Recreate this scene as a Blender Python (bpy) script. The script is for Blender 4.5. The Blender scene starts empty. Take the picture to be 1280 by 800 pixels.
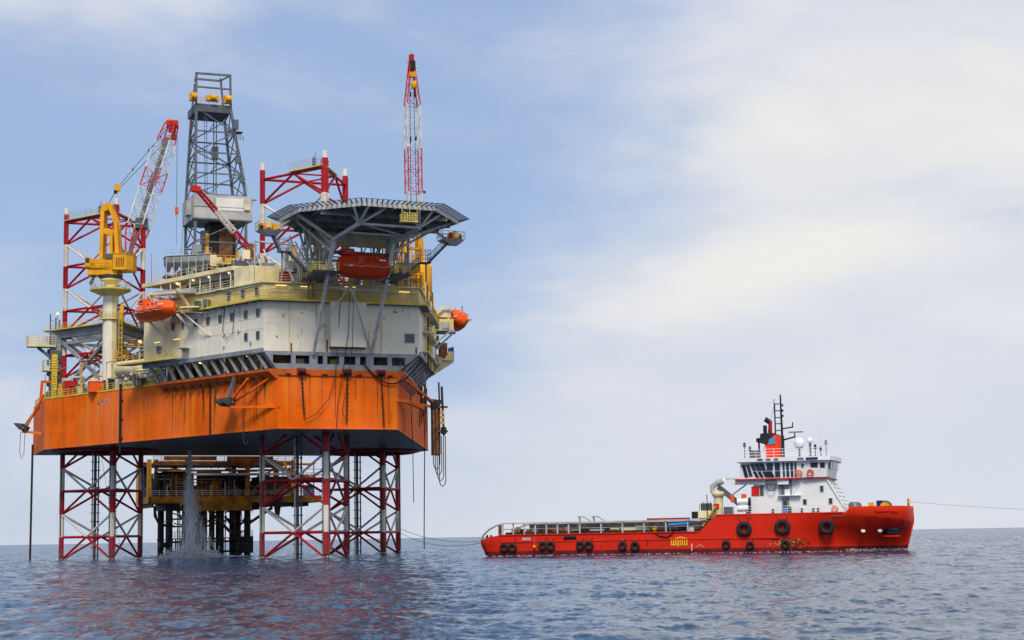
import bpy, bmesh, math, random
import numpy as np
from mathutils import Vector, Matrix
random.seed(7)
rng = np.random.default_rng(7)
R = math.radians
sc = bpy.context.scene
col = sc.collection

# ------------------------------------------------------------------ frames
CAM_H = 2.7
RIG_HD = 0.3922
RIG_G = (-38.8429, 276.0279)
# rig frame: (l, b, z): l across, b towards the bow, z up from the sea
_c, _s = math.cos(RIG_HD), math.sin(RIG_HD)
def RW(p):
    l, b, z = p
    return Vector((RIG_G[0] + l*_c + b*_s, RIG_G[1] + l*_s - b*_c, z))
VY = R(16.0); VL = 65.6*.8872
GX = ((-9, -7.2), (.3, .9), (3.8, 4.1), (37.5, 30.9), (60, 50.1), (64.6, 56.3), (66.4, 57.4), (80, 69))
_bow = Vector(((1141.5-640)/2122*219, 219.0))
_vf = Vector((math.cos(VY), -math.sin(VY))); _vp = Vector((math.sin(VY), math.cos(VY)))
_vo = _bow - _vf*VL
# ship frame: (x forward from the stern, y to port, z up from the waterline)
def SW(p):
    x, y, z = p
    for (a, ga), (b, gb) in zip(GX[:-1], GX[1:]):
        if x <= b: break
    q = _vo + _vf*(ga+(gb-ga)*(x-a)/(b-a)) + _vp*y
    return Vector((q.x, q.y, z))
def SWC(cx):
    """ship frame with true lengths about station cx, for round things"""
    return lambda p: SW((cx+(p[0]-cx)/.832, p[1], p[2]))
def SWM(p):
    return SW((p[0]+1.9, p[1], p[2]))
def WW(p): return Vector(p)
WORLD = {}                                    # name -> world matrix of things

# ------------------------------------------------------------------ materials
MATS = {}
def _nodes(name):
    m = bpy.data.materials.new(name); m.use_nodes = True
    nt = m.node_tree; nt.nodes.clear()
    out = nt.nodes.new('ShaderNodeOutputMaterial'); bs = nt.nodes.new('ShaderNodeBsdfPrincipled')
    nt.links.new(bs.outputs[0], out.inputs[0])
    return m, nt, bs
def paint(key, colr, rough=0.5, var=0.18, streak=0.0, streak_col=(0.16, 0.06, 0.02), metal=0.0, scale=0.6, bump=0.0, fade=None, fade_amt=0.0, grime=0.25, spec=.25, bands=None):
    """worn marine paint: blotches, fine grain, vertical run-off streaks"""
    m, nt, bs = _nodes(key); N = nt.nodes.new; K = nt.links.new
    geo = N('ShaderNodeNewGeometry')
    def noise(sc_, vec, det=4, rgh=0.6):
        n = N('ShaderNodeTexNoise'); n.inputs['Scale'].default_value = sc_; n.inputs['Detail'].default_value = det
        n.inputs['Roughness'].default_value = rgh; K(vec, n.inputs['Vector']); return n.outputs['Fac']
    def ramp(f, a, b):
        r = N('ShaderNodeMapRange'); r.inputs[1].default_value = a; r.inputs[2].default_value = b
        r.interpolation_type = 'SMOOTHSTEP'; K(f, r.inputs[0]); return r.outputs[0]
    def mix(f, a, b):
        x = N('ShaderNodeMix'); x.data_type = 'RGBA'
        if isinstance(f, float): x.inputs[0].default_value = f
        else: K(f, x.inputs[0])
        for i, v in ((6, a), (7, b)):
            if isinstance(v, tuple): x.inputs[i].default_value = (*v, 1)
            else: K(v, x.inputs[i])
        return x.outputs[2]
    def mul(f, k):
        x = N('ShaderNodeMath'); x.operation = 'MULTIPLY'; K(f, x.inputs[0])
        if isinstance(k, float): x.inputs[1].default_value = k
        else: K(k, x.inputs[1])
        return x.outputs[0]
    pos = geo.outputs['Position']
    dark = tuple(c*(1-var*1.6) for c in colr); lite = tuple(min(1, c*(1+var*0.8)) for c in colr)
    c = mix(ramp(noise(scale, pos), .3, .7), dark, lite)
    if fade:
        c = mix(mul(ramp(noise(scale*.23, pos, 3), .42, .68), fade_amt), c, fade)
    if bands:
        mb_ = N('ShaderNodeMapping'); mb_.inputs['Scale'].default_value = (.55, .55, .035); K(pos, mb_.inputs[0])
        c = mix(mul(ramp(noise(1.0, mb_.outputs[0], 4, .6), .48, .66), .75), c, bands)
        mb2 = N('ShaderNodeMapping'); mb2.inputs['Scale'].default_value = (2.6, 2.6, .06); mb2.inputs['Location'].default_value = (7, 3, 1); K(pos, mb2.inputs[0])
        c = mix(mul(ramp(noise(1.0, mb2.outputs[0], 3, .6), .62, .76), .35), c, tuple(x*.5 for x in colr))
    # grime patches
    c = mix(mul(ramp(noise(scale*3.1, pos, 6, .7), .55, .8), grime), c, tuple(x*.35 for x in colr))
    if streak > 0:
        mp = N('ShaderNodeMapping'); mp.inputs['Scale'].default_value = (1.5, 1.5, .07); K(pos, mp.inputs[0])
        s1 = ramp(noise(1.15, mp.outputs[0], 5, .65), .52, .72)
        s2 = ramp(noise(.22, pos, 2), .35, .65)
        c = mix(mul(mul(s1, s2), streak), c, streak_col)
    K(c, bs.inputs['Base Color'])
    bs.inputs['Roughness'].default_value = rough; bs.inputs['Metallic'].default_value = metal
    bs.inputs['Specular IOR Level'].default_value = spec
    if bump > 0:
        b = N('ShaderNodeBump'); b.inputs['Strength'].default_value = bump; b.inputs['Distance'].default_value = .05
        K(noise(1.1, pos, 3), b.inputs['Height']); K(b.outputs[0], bs.inputs['Normal'])
    MATS[key] = m; return m
def emit(key, colr, st):
    m, nt, bs = _nodes(key)
    bs.inputs['Base Color'].default_value = (*colr, 1); bs.inputs['Emission Color'].default_value = (*colr, 1)
    bs.inputs['Emission Strength'].default_value = st; MATS[key] = m
def glass(key, colr, rough=.08):
    m, nt, bs = _nodes(key)
    bs.inputs['Base Color'].default_value = (*colr, 1); bs.inputs['Roughness'].default_value = rough
    bs.inputs['Specular IOR Level'].default_value = .6; MATS[key] = m

paint('hull_orange', (.82, .125, .001), .6, .14, .55, (.33, .055, .006), scale=.2, bump=.35, fade=(.84, .19, .05), fade_amt=.8, grime=.16, spec=.08, bands=(.80, .21, .012))
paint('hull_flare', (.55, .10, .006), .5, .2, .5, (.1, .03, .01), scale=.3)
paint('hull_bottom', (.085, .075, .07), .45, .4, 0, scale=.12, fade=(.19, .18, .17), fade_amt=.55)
paint('white', (.76, .75, .71), .5, .07, .4, (.42, .27, .10), scale=.3, grime=.12)
paint('house_white', (.80, .75, .62), .45, .06, .34, (.40, .25, .10), scale=.2, bump=.22, grime=.1)
paint('beige', (.76, .62, .28), .55, .12, .35, (.3, .17, .05), scale=.4)
paint('cream', (.78, .67, .40), .55, .14, .4, (.32, .2, .08), scale=.35)
paint('grey', (.25, .275, .30), .5, .15, .3, (.16, .12, .08), scale=.5)
paint('grey_dark', (.10, .115, .13), .55, .25, .2, (.12, .06, .03), scale=.5)
paint('grey_light', (.46, .47, .46), .55, .14, .35, (.25, .18, .10), scale=.4)
paint('galv', (.15, .16, .175), .45, .2, 0, scale=1.2, metal=.3)
paint('red', (.44, .012, .022), .45, .22, .2, (.12, .02, .01), scale=.7)
paint('bright_red', (.60, .02, .012), .45, .15, 0, scale=.8)
paint('leg_white', (.70, .66, .58), .5, .12, .5, (.30, .20, .09), scale=.5)
paint('leg_stain', (.50, .36, .17), .6, .25, .6, (.2, .10, .03), scale=.8)
paint('leg_low_red', (.34, .025, .02), .5, .3, .5, (.08, .03, .01), scale=.8)
paint('yellow', (.74, .38, .012), .5, .13, .2, (.25, .10, .02), scale=.6)
paint('rail_yellow', (.70, .50, .05), .5, .12, 0, scale=.8)
paint('pale_yellow', (.74, .60, .19), .5, .14, .2, (.3, .16, .04), scale=.6)
paint('crane_yellow', (.78, .36, .006), .45, .10, .3, (.25, .09, .01), scale=.5)
paint('boat_orange', (.84, .105, .006), .35, .08, .15, (.3, .04, .01), scale=.5)
paint('boat_red', (.56, .045, .008), .4, .1, .2, (.2, .02, .01), scale=.5)
paint('rust', (.20, .075, .025), .8, .4, .4, (.05, .02, .01), scale=1.2)
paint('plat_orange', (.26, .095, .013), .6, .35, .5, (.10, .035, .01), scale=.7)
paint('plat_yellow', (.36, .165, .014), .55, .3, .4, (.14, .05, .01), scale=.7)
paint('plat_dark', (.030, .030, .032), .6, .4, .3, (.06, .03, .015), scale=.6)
paint('black', (.016, .017, .02), .6, .3, 0, scale=1.5)
paint('rubber', (.02, .021, .023), .75, .3, 0, scale=2.0)
paint('hose', (.028, .024, .022), .65, .3, 0, scale=2.0)
paint('rope', (.33, .29, .22), .8, .2, 0, scale=3.0)
paint('cable', (.05, .055, .06), .6, .2, 0, scale=2.0)
paint('dark_void', (.02, .02, .019), .8, .3, 0, scale=1.0)
paint('deck_green', (.09, .13, .11), .8, .25, 0, scale=.5)
paint('deck_steel', (.16, .15, .135), .8, .25, .0, scale=.5)
paint('helideck_under', (.30, .28, .24), .6, .2, 0, scale=.5)
paint('helideck_steel', (.56, .56, .53), .5, .14, .3, (.2, .15, .1), scale=.6)
paint('ship_red', (.66, .019, .003), .5, .10, .32, (.22, .015, .008), scale=.25, bump=.6, grime=.3)
paint('ship_red_bright', (.80, .036, .006), .38, .07, .12, (.35, .03, .01), scale=.3, grime=.1)
paint('ship_belt', (.13, .010, .012), .6, .35, .4, (.10, .06, .02), scale=.5)
paint('ship_white', (.80, .81, .82), .4, .05, .2, (.5, .36, .2), scale=.3, grime=.08)
paint('ship_steel', (.27, .26, .24), .6, .25, .3, (.2, .1, .05), scale=.6)
paint('wood_brown', (.17, .09, .05), .8, .3, 0, scale=1.5)
paint('blue', (.008, .11, .42), .5, .15, 0, scale=1.0)
paint('navy', (.012, .02, .10), .5, .2, 0, scale=1.0)
paint('light_blue', (.02, .26, .72), .5, .1, 0, scale=1.0)
paint('emblem_blue', (.07, .22, .38), .5, .1, 0, scale=1.0)
paint('teal', (.02, .10, .11), .5, .2, 0, scale=1.0)
paint('marking_yellow', (.80, .56, .02), .5, .1, 0, scale=1.0)
paint('recess_shade', (.26, .21, .12), .7, .3, .5, (.1, .06, .03), scale=.8, grime=.5)  # cream wall colour with the shade under the block painted in
paint('marine_growth', (.055, .04, .03), .7, .4, 0, scale=2)
paint('stain_wall', (.56, .42, .24), .6, .3, 0, scale=1.5)
paint('stain_brown', (.36, .07, .006), .6, .3, 0, scale=1.5)
paint('stain_dark', (.13, .045, .012), .7, .3, 0, scale=1.5)
paint('stain_ochre', (.60, .20, .02), .6, .25, 0, scale=1.5)
paint('stain_pale', (.62, .28, .15), .6, .2, 0, scale=1.5)
paint('ship_dark', (.06, .052, .045), .8, .4, 0, scale=1.2)
paint('foam', (.80, .84, .88), .9, .1, 0, scale=2.0, grime=0.)
paint('window_frame', (.20, .24, .26), .5, .1, 0, scale=1.0)
glass('window_dark', (.018, .024, .03)); glass('window_blue', (.022, .04, .075), .06)
emit('lamp_warm', (1.0, .72, .26), 1.4); emit('lamp_hot', (1.0, .50, .14), 4.0)
paint('lamp_tube', (.85, .68, .28), .5, .05, 0, scale=1.0)

# ------------------------------------------------------------------ mesh builder
class MB:
    def __init__(s, space=RW):
        s.sp = space; s.v = []; s.f = []; s.fm = []; s.sm = []; s.keys = []
    def _k(s, m):
        if m not in s.keys: s.keys.append(m)
        return s.keys.index(m)
    def add(s, vs, fs, m, smooth=False):
        o = len(s.v); s.v += [tuple(v) for v in vs]; k = s._k(m)
        for f in fs: s.f.append([i+o for i in f]); s.fm.append(k); s.sm.append(smooth)
    def box(s, c, d, m, rot=0.0):
        cx, cy, cz = c; a, b, h = d[0]/2, d[1]/2, d[2]/2; cr, sr = math.cos(rot), math.sin(rot)
        vs = [(cx+x*a*cr-y*b*sr, cy+x*a*sr+y*b*cr, cz+z*h) for z in (-1, 1) for x, y in ((-1,-1),(1,-1),(1,1),(-1,1))]
        s.add(vs, [(3,2,1,0),(4,5,6,7),(0,1,5,4),(1,2,6,5),(2,3,7,6),(3,0,4,7)], m)
    def box2(s, a, b, m): s.box([(a[i]+b[i])/2 for i in range(3)], [abs(b[i]-a[i]) for i in range(3)], m)
    def _fr(s, p, q, up=None):
        p, q = Vector(p), Vector(q); d = (q-p).normalized()
        u = Vector(up) if up is not None else (Vector((0,0,1)) if abs(d.z) < .9 else Vector((1,0,0)))
        x = d.cross(u).normalized(); y = x.cross(d).normalized(); return p, q, x, y
    def beam(s, p, q, w, h, m, up=None):
        p, q, x, y = s._fr(p, q, up)
        vs = [e + x*(w/2*i) + y*(h/2*j) for e in (p, q) for i, j in ((-1,-1),(1,-1),(1,1),(-1,1))]
        s.add(vs, [(3,2,1,0),(4,5,6,7),(0,1,5,4),(1,2,6,5),(2,3,7,6),(3,0,4,7)], m)
    def bar(s, p, q, r, m, n=6, r2=None, cap=True):
        p, q, x, y = s._fr(p, q); r2 = r if r2 is None else r2
        vs = [e + x*(rr*math.cos(2*math.pi*i/n)) + y*(rr*math.sin(2*math.pi*i/n)) for e, rr in ((p, r), (q, r2)) for i in range(n)]
        fs = [(i, (i+1) % n, n+(i+1) % n, n+i) for i in range(n)]
        s.add(vs, fs, m, n > 5)
        if cap: s.add(vs, [tuple(range(n))[::-1], tuple(range(n, 2*n))], m)
    def tube(s, pts, r, m, n=6):
        pts = [Vector(p) for p in pts]; rings = []; prev = None
        for i, p in enumerate(pts):
            d = (pts[min(i+1, len(pts)-1)] - pts[max(i-1, 0)]).normalized()
            if prev is None:
                u = Vector((0,0,1)) if abs(d.z) < .9 else Vector((1,0,0)); x = d.cross(u).normalized()
            else: x = (prev - d*prev.dot(d)).normalized()
            prev = x; y = x.cross(d)
            rings.append([p + x*(r*math.cos(2*math.pi*k/n)) + y*(r*math.sin(2*math.pi*k/n)) for k in range(n)])
        vs = [v for g in rings for v in g]
        fs = [(i*n+k, i*n+(k+1) % n, (i+1)*n+(k+1) % n, (i+1)*n+k) for i in range(len(pts)-1) for k in range(n)]
        s.add(vs, fs, m, True)
    def prism(s, poly, z0, z1, m, mtop=None, mbot=None):
        n = len(poly); vs = [(x, y, z) for z in (z0, z1) for x, y in poly]
        s.add(vs, [(i, (i+1) % n, n+(i+1) % n, n+i) for i in range(n)], m)
        s.add(vs[:n], [tuple(range(n))[::-1]], mbot or m); s.add(vs[n:], [tuple(range(n))], mtop or m)
    def loft(s, rings, m, caps=True, smooth=False):
        n = len(rings[0]); vs = [v for g in rings for v in g]
        fs = [(i*n+k, i*n+(k+1) % n, (i+1)*n+(k+1) % n, (i+1)*n+k) for i in range(len(rings)-1) for k in range(n)]
        s.add(vs, fs, m, smooth)
        if caps: s.add(rings[0], [tuple(range(n))[::-1]], m); s.add(rings[-1], [tuple(range(n))], m)
    def lathe(s, c, prof, m, n=16, smooth=True):
        rings = [[(c[0]+r*math.cos(2*math.pi*k/n), c[1]+r*math.sin(2*math.pi*k/n), c[2]+z) for k in range(n)] for r, z in prof]
        s.loft(rings, m, True, smooth)
    def sphere(s, c, r, m, n=10, sq=(1,1,1)):
        prof = [(max(.001, r*math.sin(math.pi*i/n)), -r*math.cos(math.pi*i/n)) for i in range(n+1)]
        rings = [[(c[0]+sq[0]*a*math.cos(2*math.pi*k/(n+2)), c[1]+sq[1]*a*math.sin(2*math.pi*k/(n+2)), c[2]+sq[2]*z) for k in range(n+2)] for a, z in prof]
        s.loft(rings, m, True, True)
    def torus(s, c, Rr, r, m, ax, n=20, k=8):
        c = Vector(c); a = Vector(ax).normalized(); u = Vector((0,0,1)) if abs(a.z) < .9 else Vector((1,0,0))
        x = a.cross(u).normalized(); y = x.cross(a); vs = []
        for i in range(n):
            t = 2*math.pi*i/n; d = x*math.cos(t) + y*math.sin(t)
            for j in range(k):
                p = 2*math.pi*j/k; vs.append(c + d*(Rr + r*math.cos(p)) + a*(r*math.sin(p)))
        s.add(vs, [(i*k+j, i*k+(j+1) % k, ((i+1) % n)*k+(j+1) % k, ((i+1) % n)*k+j) for i in range(n) for j in range(k)], m, True)
    def rail(s, pts, m, h=1.1, step=1.6, r=.035, mids=2, close=False):
        pts = [Vector(p) for p in pts]
        if close: pts = pts + [pts[0]]
        for a, b in zip(pts[:-1], pts[1:]):
            L = (b-a).length; n = max(1, int(round(L/step)))
            for i in range(n+1):
                p = a.lerp(b, i/n); s.bar(p, p+Vector((0,0,h)), r, m, 4, cap=False)
            for k in range(mids+1):
                z = Vector((0,0,h*(k+1)/(mids+1))); s.bar(a+z, b+z, r, m, 4, cap=False)
    def lattice(s, A, Bp, seg, w0, w1, mats, rc=.09, rb=.05, side=None):
        """four-chord lattice boom from A to B; mats(i) names the colour of bay i"""
        A, Bp = Vector(A), Vector(Bp); d = (Bp-A).normalized()
        x = Vector(side).normalized() if side is not None else d.cross(Vector((0,1,0))).normalized()
        x = (x - d*x.dot(d)).normalized(); y = d.cross(x)
        def rg(i):
            t = i/seg; w = w0(t) if callable(w0) else w0 + (w1-w0)*t
            hgt = w1(t) if callable(w1) else w
            c = A.lerp(Bp, t); return [c + x*(w/2*i_) + y*(hgt/2*j_) for i_, j_ in ((-1,-1),(1,-1),(1,1),(-1,1))]
        for i in range(seg):
            a, b = rg(i), rg(i+1); m = mats(i)
            for k in range(4):
                s.bar(a[k], b[k], rc, m, 6, cap=False)
                k2 = (k+1) % 4
                s.bar(a[k], a[k2], rb, m, 4, cap=False)
                if (i+k) % 2: s.bar(a[k], b[k2], rb, m, 4, cap=False)
                else: s.bar(a[k2], b[k], rb, m, 4, cap=False)
        e = rg(seg)
        for k in range(4): s.bar(e[k], e[(k+1) % 4], rb, mats(seg-1), 4, cap=False)
    def build(s, name, parent=None, label=None, kind=None, merge=False):
        me = bpy.data.meshes.new(name)
        W = [s.sp(v) for v in s.v]
        if parent is not None:
            inv = WORLD[parent.name].inverted(); W = [inv @ w for w in W]
        me.from_pydata([tuple(w) for w in W], [], s.f)
        for k in s.keys: me.materials.append(MATS[k])
        me.polygons.foreach_set('material_index', s.fm); me.polygons.foreach_set('use_smooth', s.sm)
        bm = bmesh.new(); bm.from_mesh(me)
        if merge: bmesh.ops.remove_doubles(bm, verts=bm.verts, dist=.002)
        bmesh.ops.recalc_face_normals(bm, faces=bm.faces); bm.to_mesh(me); bm.free()
        me.update()
        o = bpy.data.objects.new(name, me); col.objects.link(o)
        if parent is not None: o.parent = parent; WORLD[o.name] = WORLD[parent.name]
        else: WORLD[o.name] = Matrix.Identity(4)
        if label: o['label'] = label
        if kind: o['kind'] = kind
        return o

def thing(name, label, cat, base, group=None, space=RW, rot=None):
    o = bpy.data.objects.new(name, None); col.objects.link(o)
    if rot is None: rot = RIG_HD if space is RW else (-VY if space is SW else 0)
    M = Matrix.Translation(space(base)) @ Matrix.Rotation(rot, 4, 'Z')
    o.matrix_world = M; WORLD[o.name] = M; o.empty_display_size = .5
    o['label'] = label; o['category'] = cat
    if group: o['group'] = group
    return o
def dup(t, base, space=RW, rot=None, label=None, group=None):
    def cp(o, par):
        c = o.copy(); col.objects.link(c); c.parent = par
        for ch in list(o.children): cp(ch, c)
        return c
    c = cp(t, None)
    M = Matrix.Translation(space(base)) @ Matrix.Rotation(rot if rot is not None else t.matrix_world.to_euler().z, 4, 'Z')
    c.matrix_world = M; WORLD[c.name] = M
    if label: c['label'] = label
    if group: c['group'] = group
    return c
def solo(mb, name, label, cat, base, group=None, space=None):
    """a thing that is one mesh with its origin at its base"""
    sp = space or mb.sp
    me_o = None
    t = sp(base); M = Matrix.Translation(t); WORLD['__tmp'] = M
    class P: name = '__tmp'
    me = bpy.data.meshes.new(name); W = [M.inverted() @ mb.sp(v) for v in mb.v]
    me.from_pydata([tuple(w) for w in W], [], mb.f)
    for k in mb.keys: me.materials.append(MATS[k])
    me.polygons.foreach_set('material_index', mb.fm); me.polygons.foreach_set('use_smooth', mb.sm)
    bm = bmesh.new(); bm.from_mesh(me); bmesh.ops.recalc_face_normals(bm, faces=bm.faces); bm.to_mesh(me); bm.free()
    o = bpy.data.objects.new(name, me); col.objects.link(o); o.matrix_world = M; WORLD[o.name] = M
    o['label'] = label; o['category'] = cat
    if group: o['group'] = group
    return o
def lerp(a, b, t): return tuple(a[i]+(b[i]-a[i])*t for i in range(len(a)))

# ================================================================== THE JACK-UP RIG
ZB, ZD = 18.33, 26.8
BW, BB, WW_, WB, SB_ = 8.9, 35.9, 33.8, -20.9, -40.0
SL = (WW_-BW)/(BB-WB)                                     # slope of the hull's long sides
def hull_l(b): return BW + SL*(BB-b) if b > WB else WW_
def house_l(b, side=-1): return (10.9 if side < 0 else 12.4) + .439*(BB-b)
rig = thing('jack_up_rig', 'huge orange and white offshore drilling rig standing on red and white lattice legs', 'oil rig', (0, 0, 0))

# ---- hull
h = MB()
poly = [(-BW, BB), (-WW_, WB), (-WW_+.4, SB_), (WW_-.4, SB_), (WW_, WB), (BW, BB)]
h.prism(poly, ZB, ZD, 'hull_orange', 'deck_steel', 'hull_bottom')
for k in range(12):                                        # faint weld stiffeners on the plating
    t = (k+.5)/12; h.box((-BW+2*BW*t, BB+.0, 21.9), (.07, .06, 6.9), 'hull_orange')
for k in range(14):
    b = BB - 1.5 - k*1.9
    for sd in (-1, 1): h.beam((sd*(hull_l(b)+.02), b, 18.6), (sd*(hull_l(b)+.02), b, 25.4), .07, .05, 'hull_orange', (1, 0, 0))
for sd in (-1, 1): h.beam((sd*(hull_l(BB)), BB, ZB+.06), (sd*WW_, WB, ZB+.06), .14, .18, 'hull_orange')
h.box((0, BB, ZB+.06), (2*BW, .16, .16), 'hull_orange')
def side_strip(m, b, z0, z1, w, mat, lean=0.0):            # a run-off stain lying on the starboard plating
    l = -(hull_l(b)+.012); t = Vector((-SL, -1, 0)).normalized(); p = Vector((l, b, z1)); q = Vector((-(hull_l(b+lean)+.012), b+lean, z0))
    m.loft([[p-t*w/2, p+t*w/2, p+t*w/2+Vector((.03, 0, 0)), p-t*w/2+Vector((.03, 0, 0))], [q-t*w*.16, q+t*w*.16, q+t*w*.16+Vector((.03, 0, 0)), q-t*w*.16+Vector((.03, 0, 0))]], mat)
m = h; rs_ = random.Random(5)
for z in (20.7, 23.3):                                     # plate seams
    h.box((0, BB+.004, z), (2*BW, .016, .05), 'hull_orange')
    for sd in (-1, 1): h.beam((sd*(hull_l(BB)+.004), BB, z), (sd*(WW_+.004), WB, z), .02, .05, 'hull_orange')
for k in range(10):
    b = 30-k*5.4; h.beam((-(hull_l(b)+.004), b, ZB), (-(hull_l(b)+.004), b, ZD), .05, .03, 'hull_orange', (1, 0, 0))
for b in (12.2, 13.9, 15.9, 18.0, 20.2, 22.9, 25.6, 28.8, 31, 33.4):
    for k in range(rs_.choice([2, 3, 3, 4])): side_strip(m, b+rs_.uniform(-.7, .7), rs_.uniform(18.5, 23.5), rs_.uniform(24.9, 25.3), rs_.uniform(.12, .42), rs_.choice(['stain_brown', 'stain_brown', 'stain_dark', 'stain_ochre']), rs_.uniform(-.1, .1))
for b in (22.4, 23.1): side_strip(m, b, 18.6, 25.2, .7, 'stain_ochre')
for k in range(16):
    b = rs_.uniform(-19, 10); z1 = rs_.uniform(22, 26.6); side_strip(m, b, z1-rs_.uniform(1, 4.5), z1, rs_.uniform(.05, .14), rs_.choice(['stain_brown', 'stain_brown', 'stain_pale']))
for l in (-7.2, -5.3, -4.2, -2.4, -.4, 1.4, 2.6, 3.9, 5.9, 7.6):
    w = rs_.uniform(.10, .3); z0 = rs_.uniform(18.6, 23); m.loft([[(l-w/2, BB+.012, 25.9), (l+w/2, BB+.012, 25.9), (l+w/2, BB-.02, 25.9), (l-w/2, BB-.02, 25.9)], [(l-w*.15, BB+.012, z0), (l+w*.15, BB+.012, z0), (l+w*.15, BB-.02, z0), (l-w*.15, BB-.02, z0)]], rs_.choice(['stain_brown', 'stain_brown', 'stain_dark']))
for k in range(9):                                         # scuffed paint where boats have rubbed
    b = rs_.gauss(-5.0, 1.0); side_strip(m, b, 24.9+rs_.uniform(-.5, 0)+.1*(b+5), 25.2+.12*(b+5)+rs_.uniform(0, .25), rs_.uniform(.5, 1.2), 'stain_pale', .3)
hull = h.build('hull', rig)
# flared strip under the deckhouse
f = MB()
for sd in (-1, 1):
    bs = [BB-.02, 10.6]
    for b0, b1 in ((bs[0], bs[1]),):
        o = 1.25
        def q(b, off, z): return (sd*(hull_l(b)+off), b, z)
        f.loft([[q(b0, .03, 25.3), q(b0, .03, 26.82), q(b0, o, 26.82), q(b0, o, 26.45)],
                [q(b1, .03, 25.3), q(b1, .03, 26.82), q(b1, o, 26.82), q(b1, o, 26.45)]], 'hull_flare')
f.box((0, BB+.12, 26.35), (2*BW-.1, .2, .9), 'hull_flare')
for k in range(12):                                        # scupper openings
    b = BB-2.4-k*1.95; f.box((-(hull_l(b)+.55), b, 25.72), (1.0, .5, .3), 'dark_void', 0)
for l in (-7.4, -4.6, -2.0, .6, 3.1, 5.6, 7.8): f.box((l, BB+.25, 26.05), (.75, .12, .25), 'dark_void')
f.build('deck_edge_flare', rig)
# spud can rims under the hull
for (l, b) in ((-23.38, -23.19), (23.38, -23.19)):
    m = MB(); m.lathe((l, b, ZB-.35), [(8.2, .3), (8.9, .3), (8.9, .05), (7.8, -.2), (7.2, .3)], 'leg_low_red', 28, False)
    m.build('leg_well_rim', rig)
# raw water pipes and hull side pipes
m = MB(); m.bar((-hull_l(.2)-.35, .2, 16.6), (-hull_l(.2)-.35, .2, 27.6), .20, 'black', 8)
for z in (19, 22, 25): m.box((-hull_l(.2)-.2, .2, z), (.7, .5, .12), 'black')
m.build('water_pipe', rig)
m = MB(); m.bar((-hull_l(21.6)-.2, 21.6, 18.0), (-hull_l(21.6)-.2, 21.6, 25.8), .13, 'black', 8); m.build('drain_pipe', rig)

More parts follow.
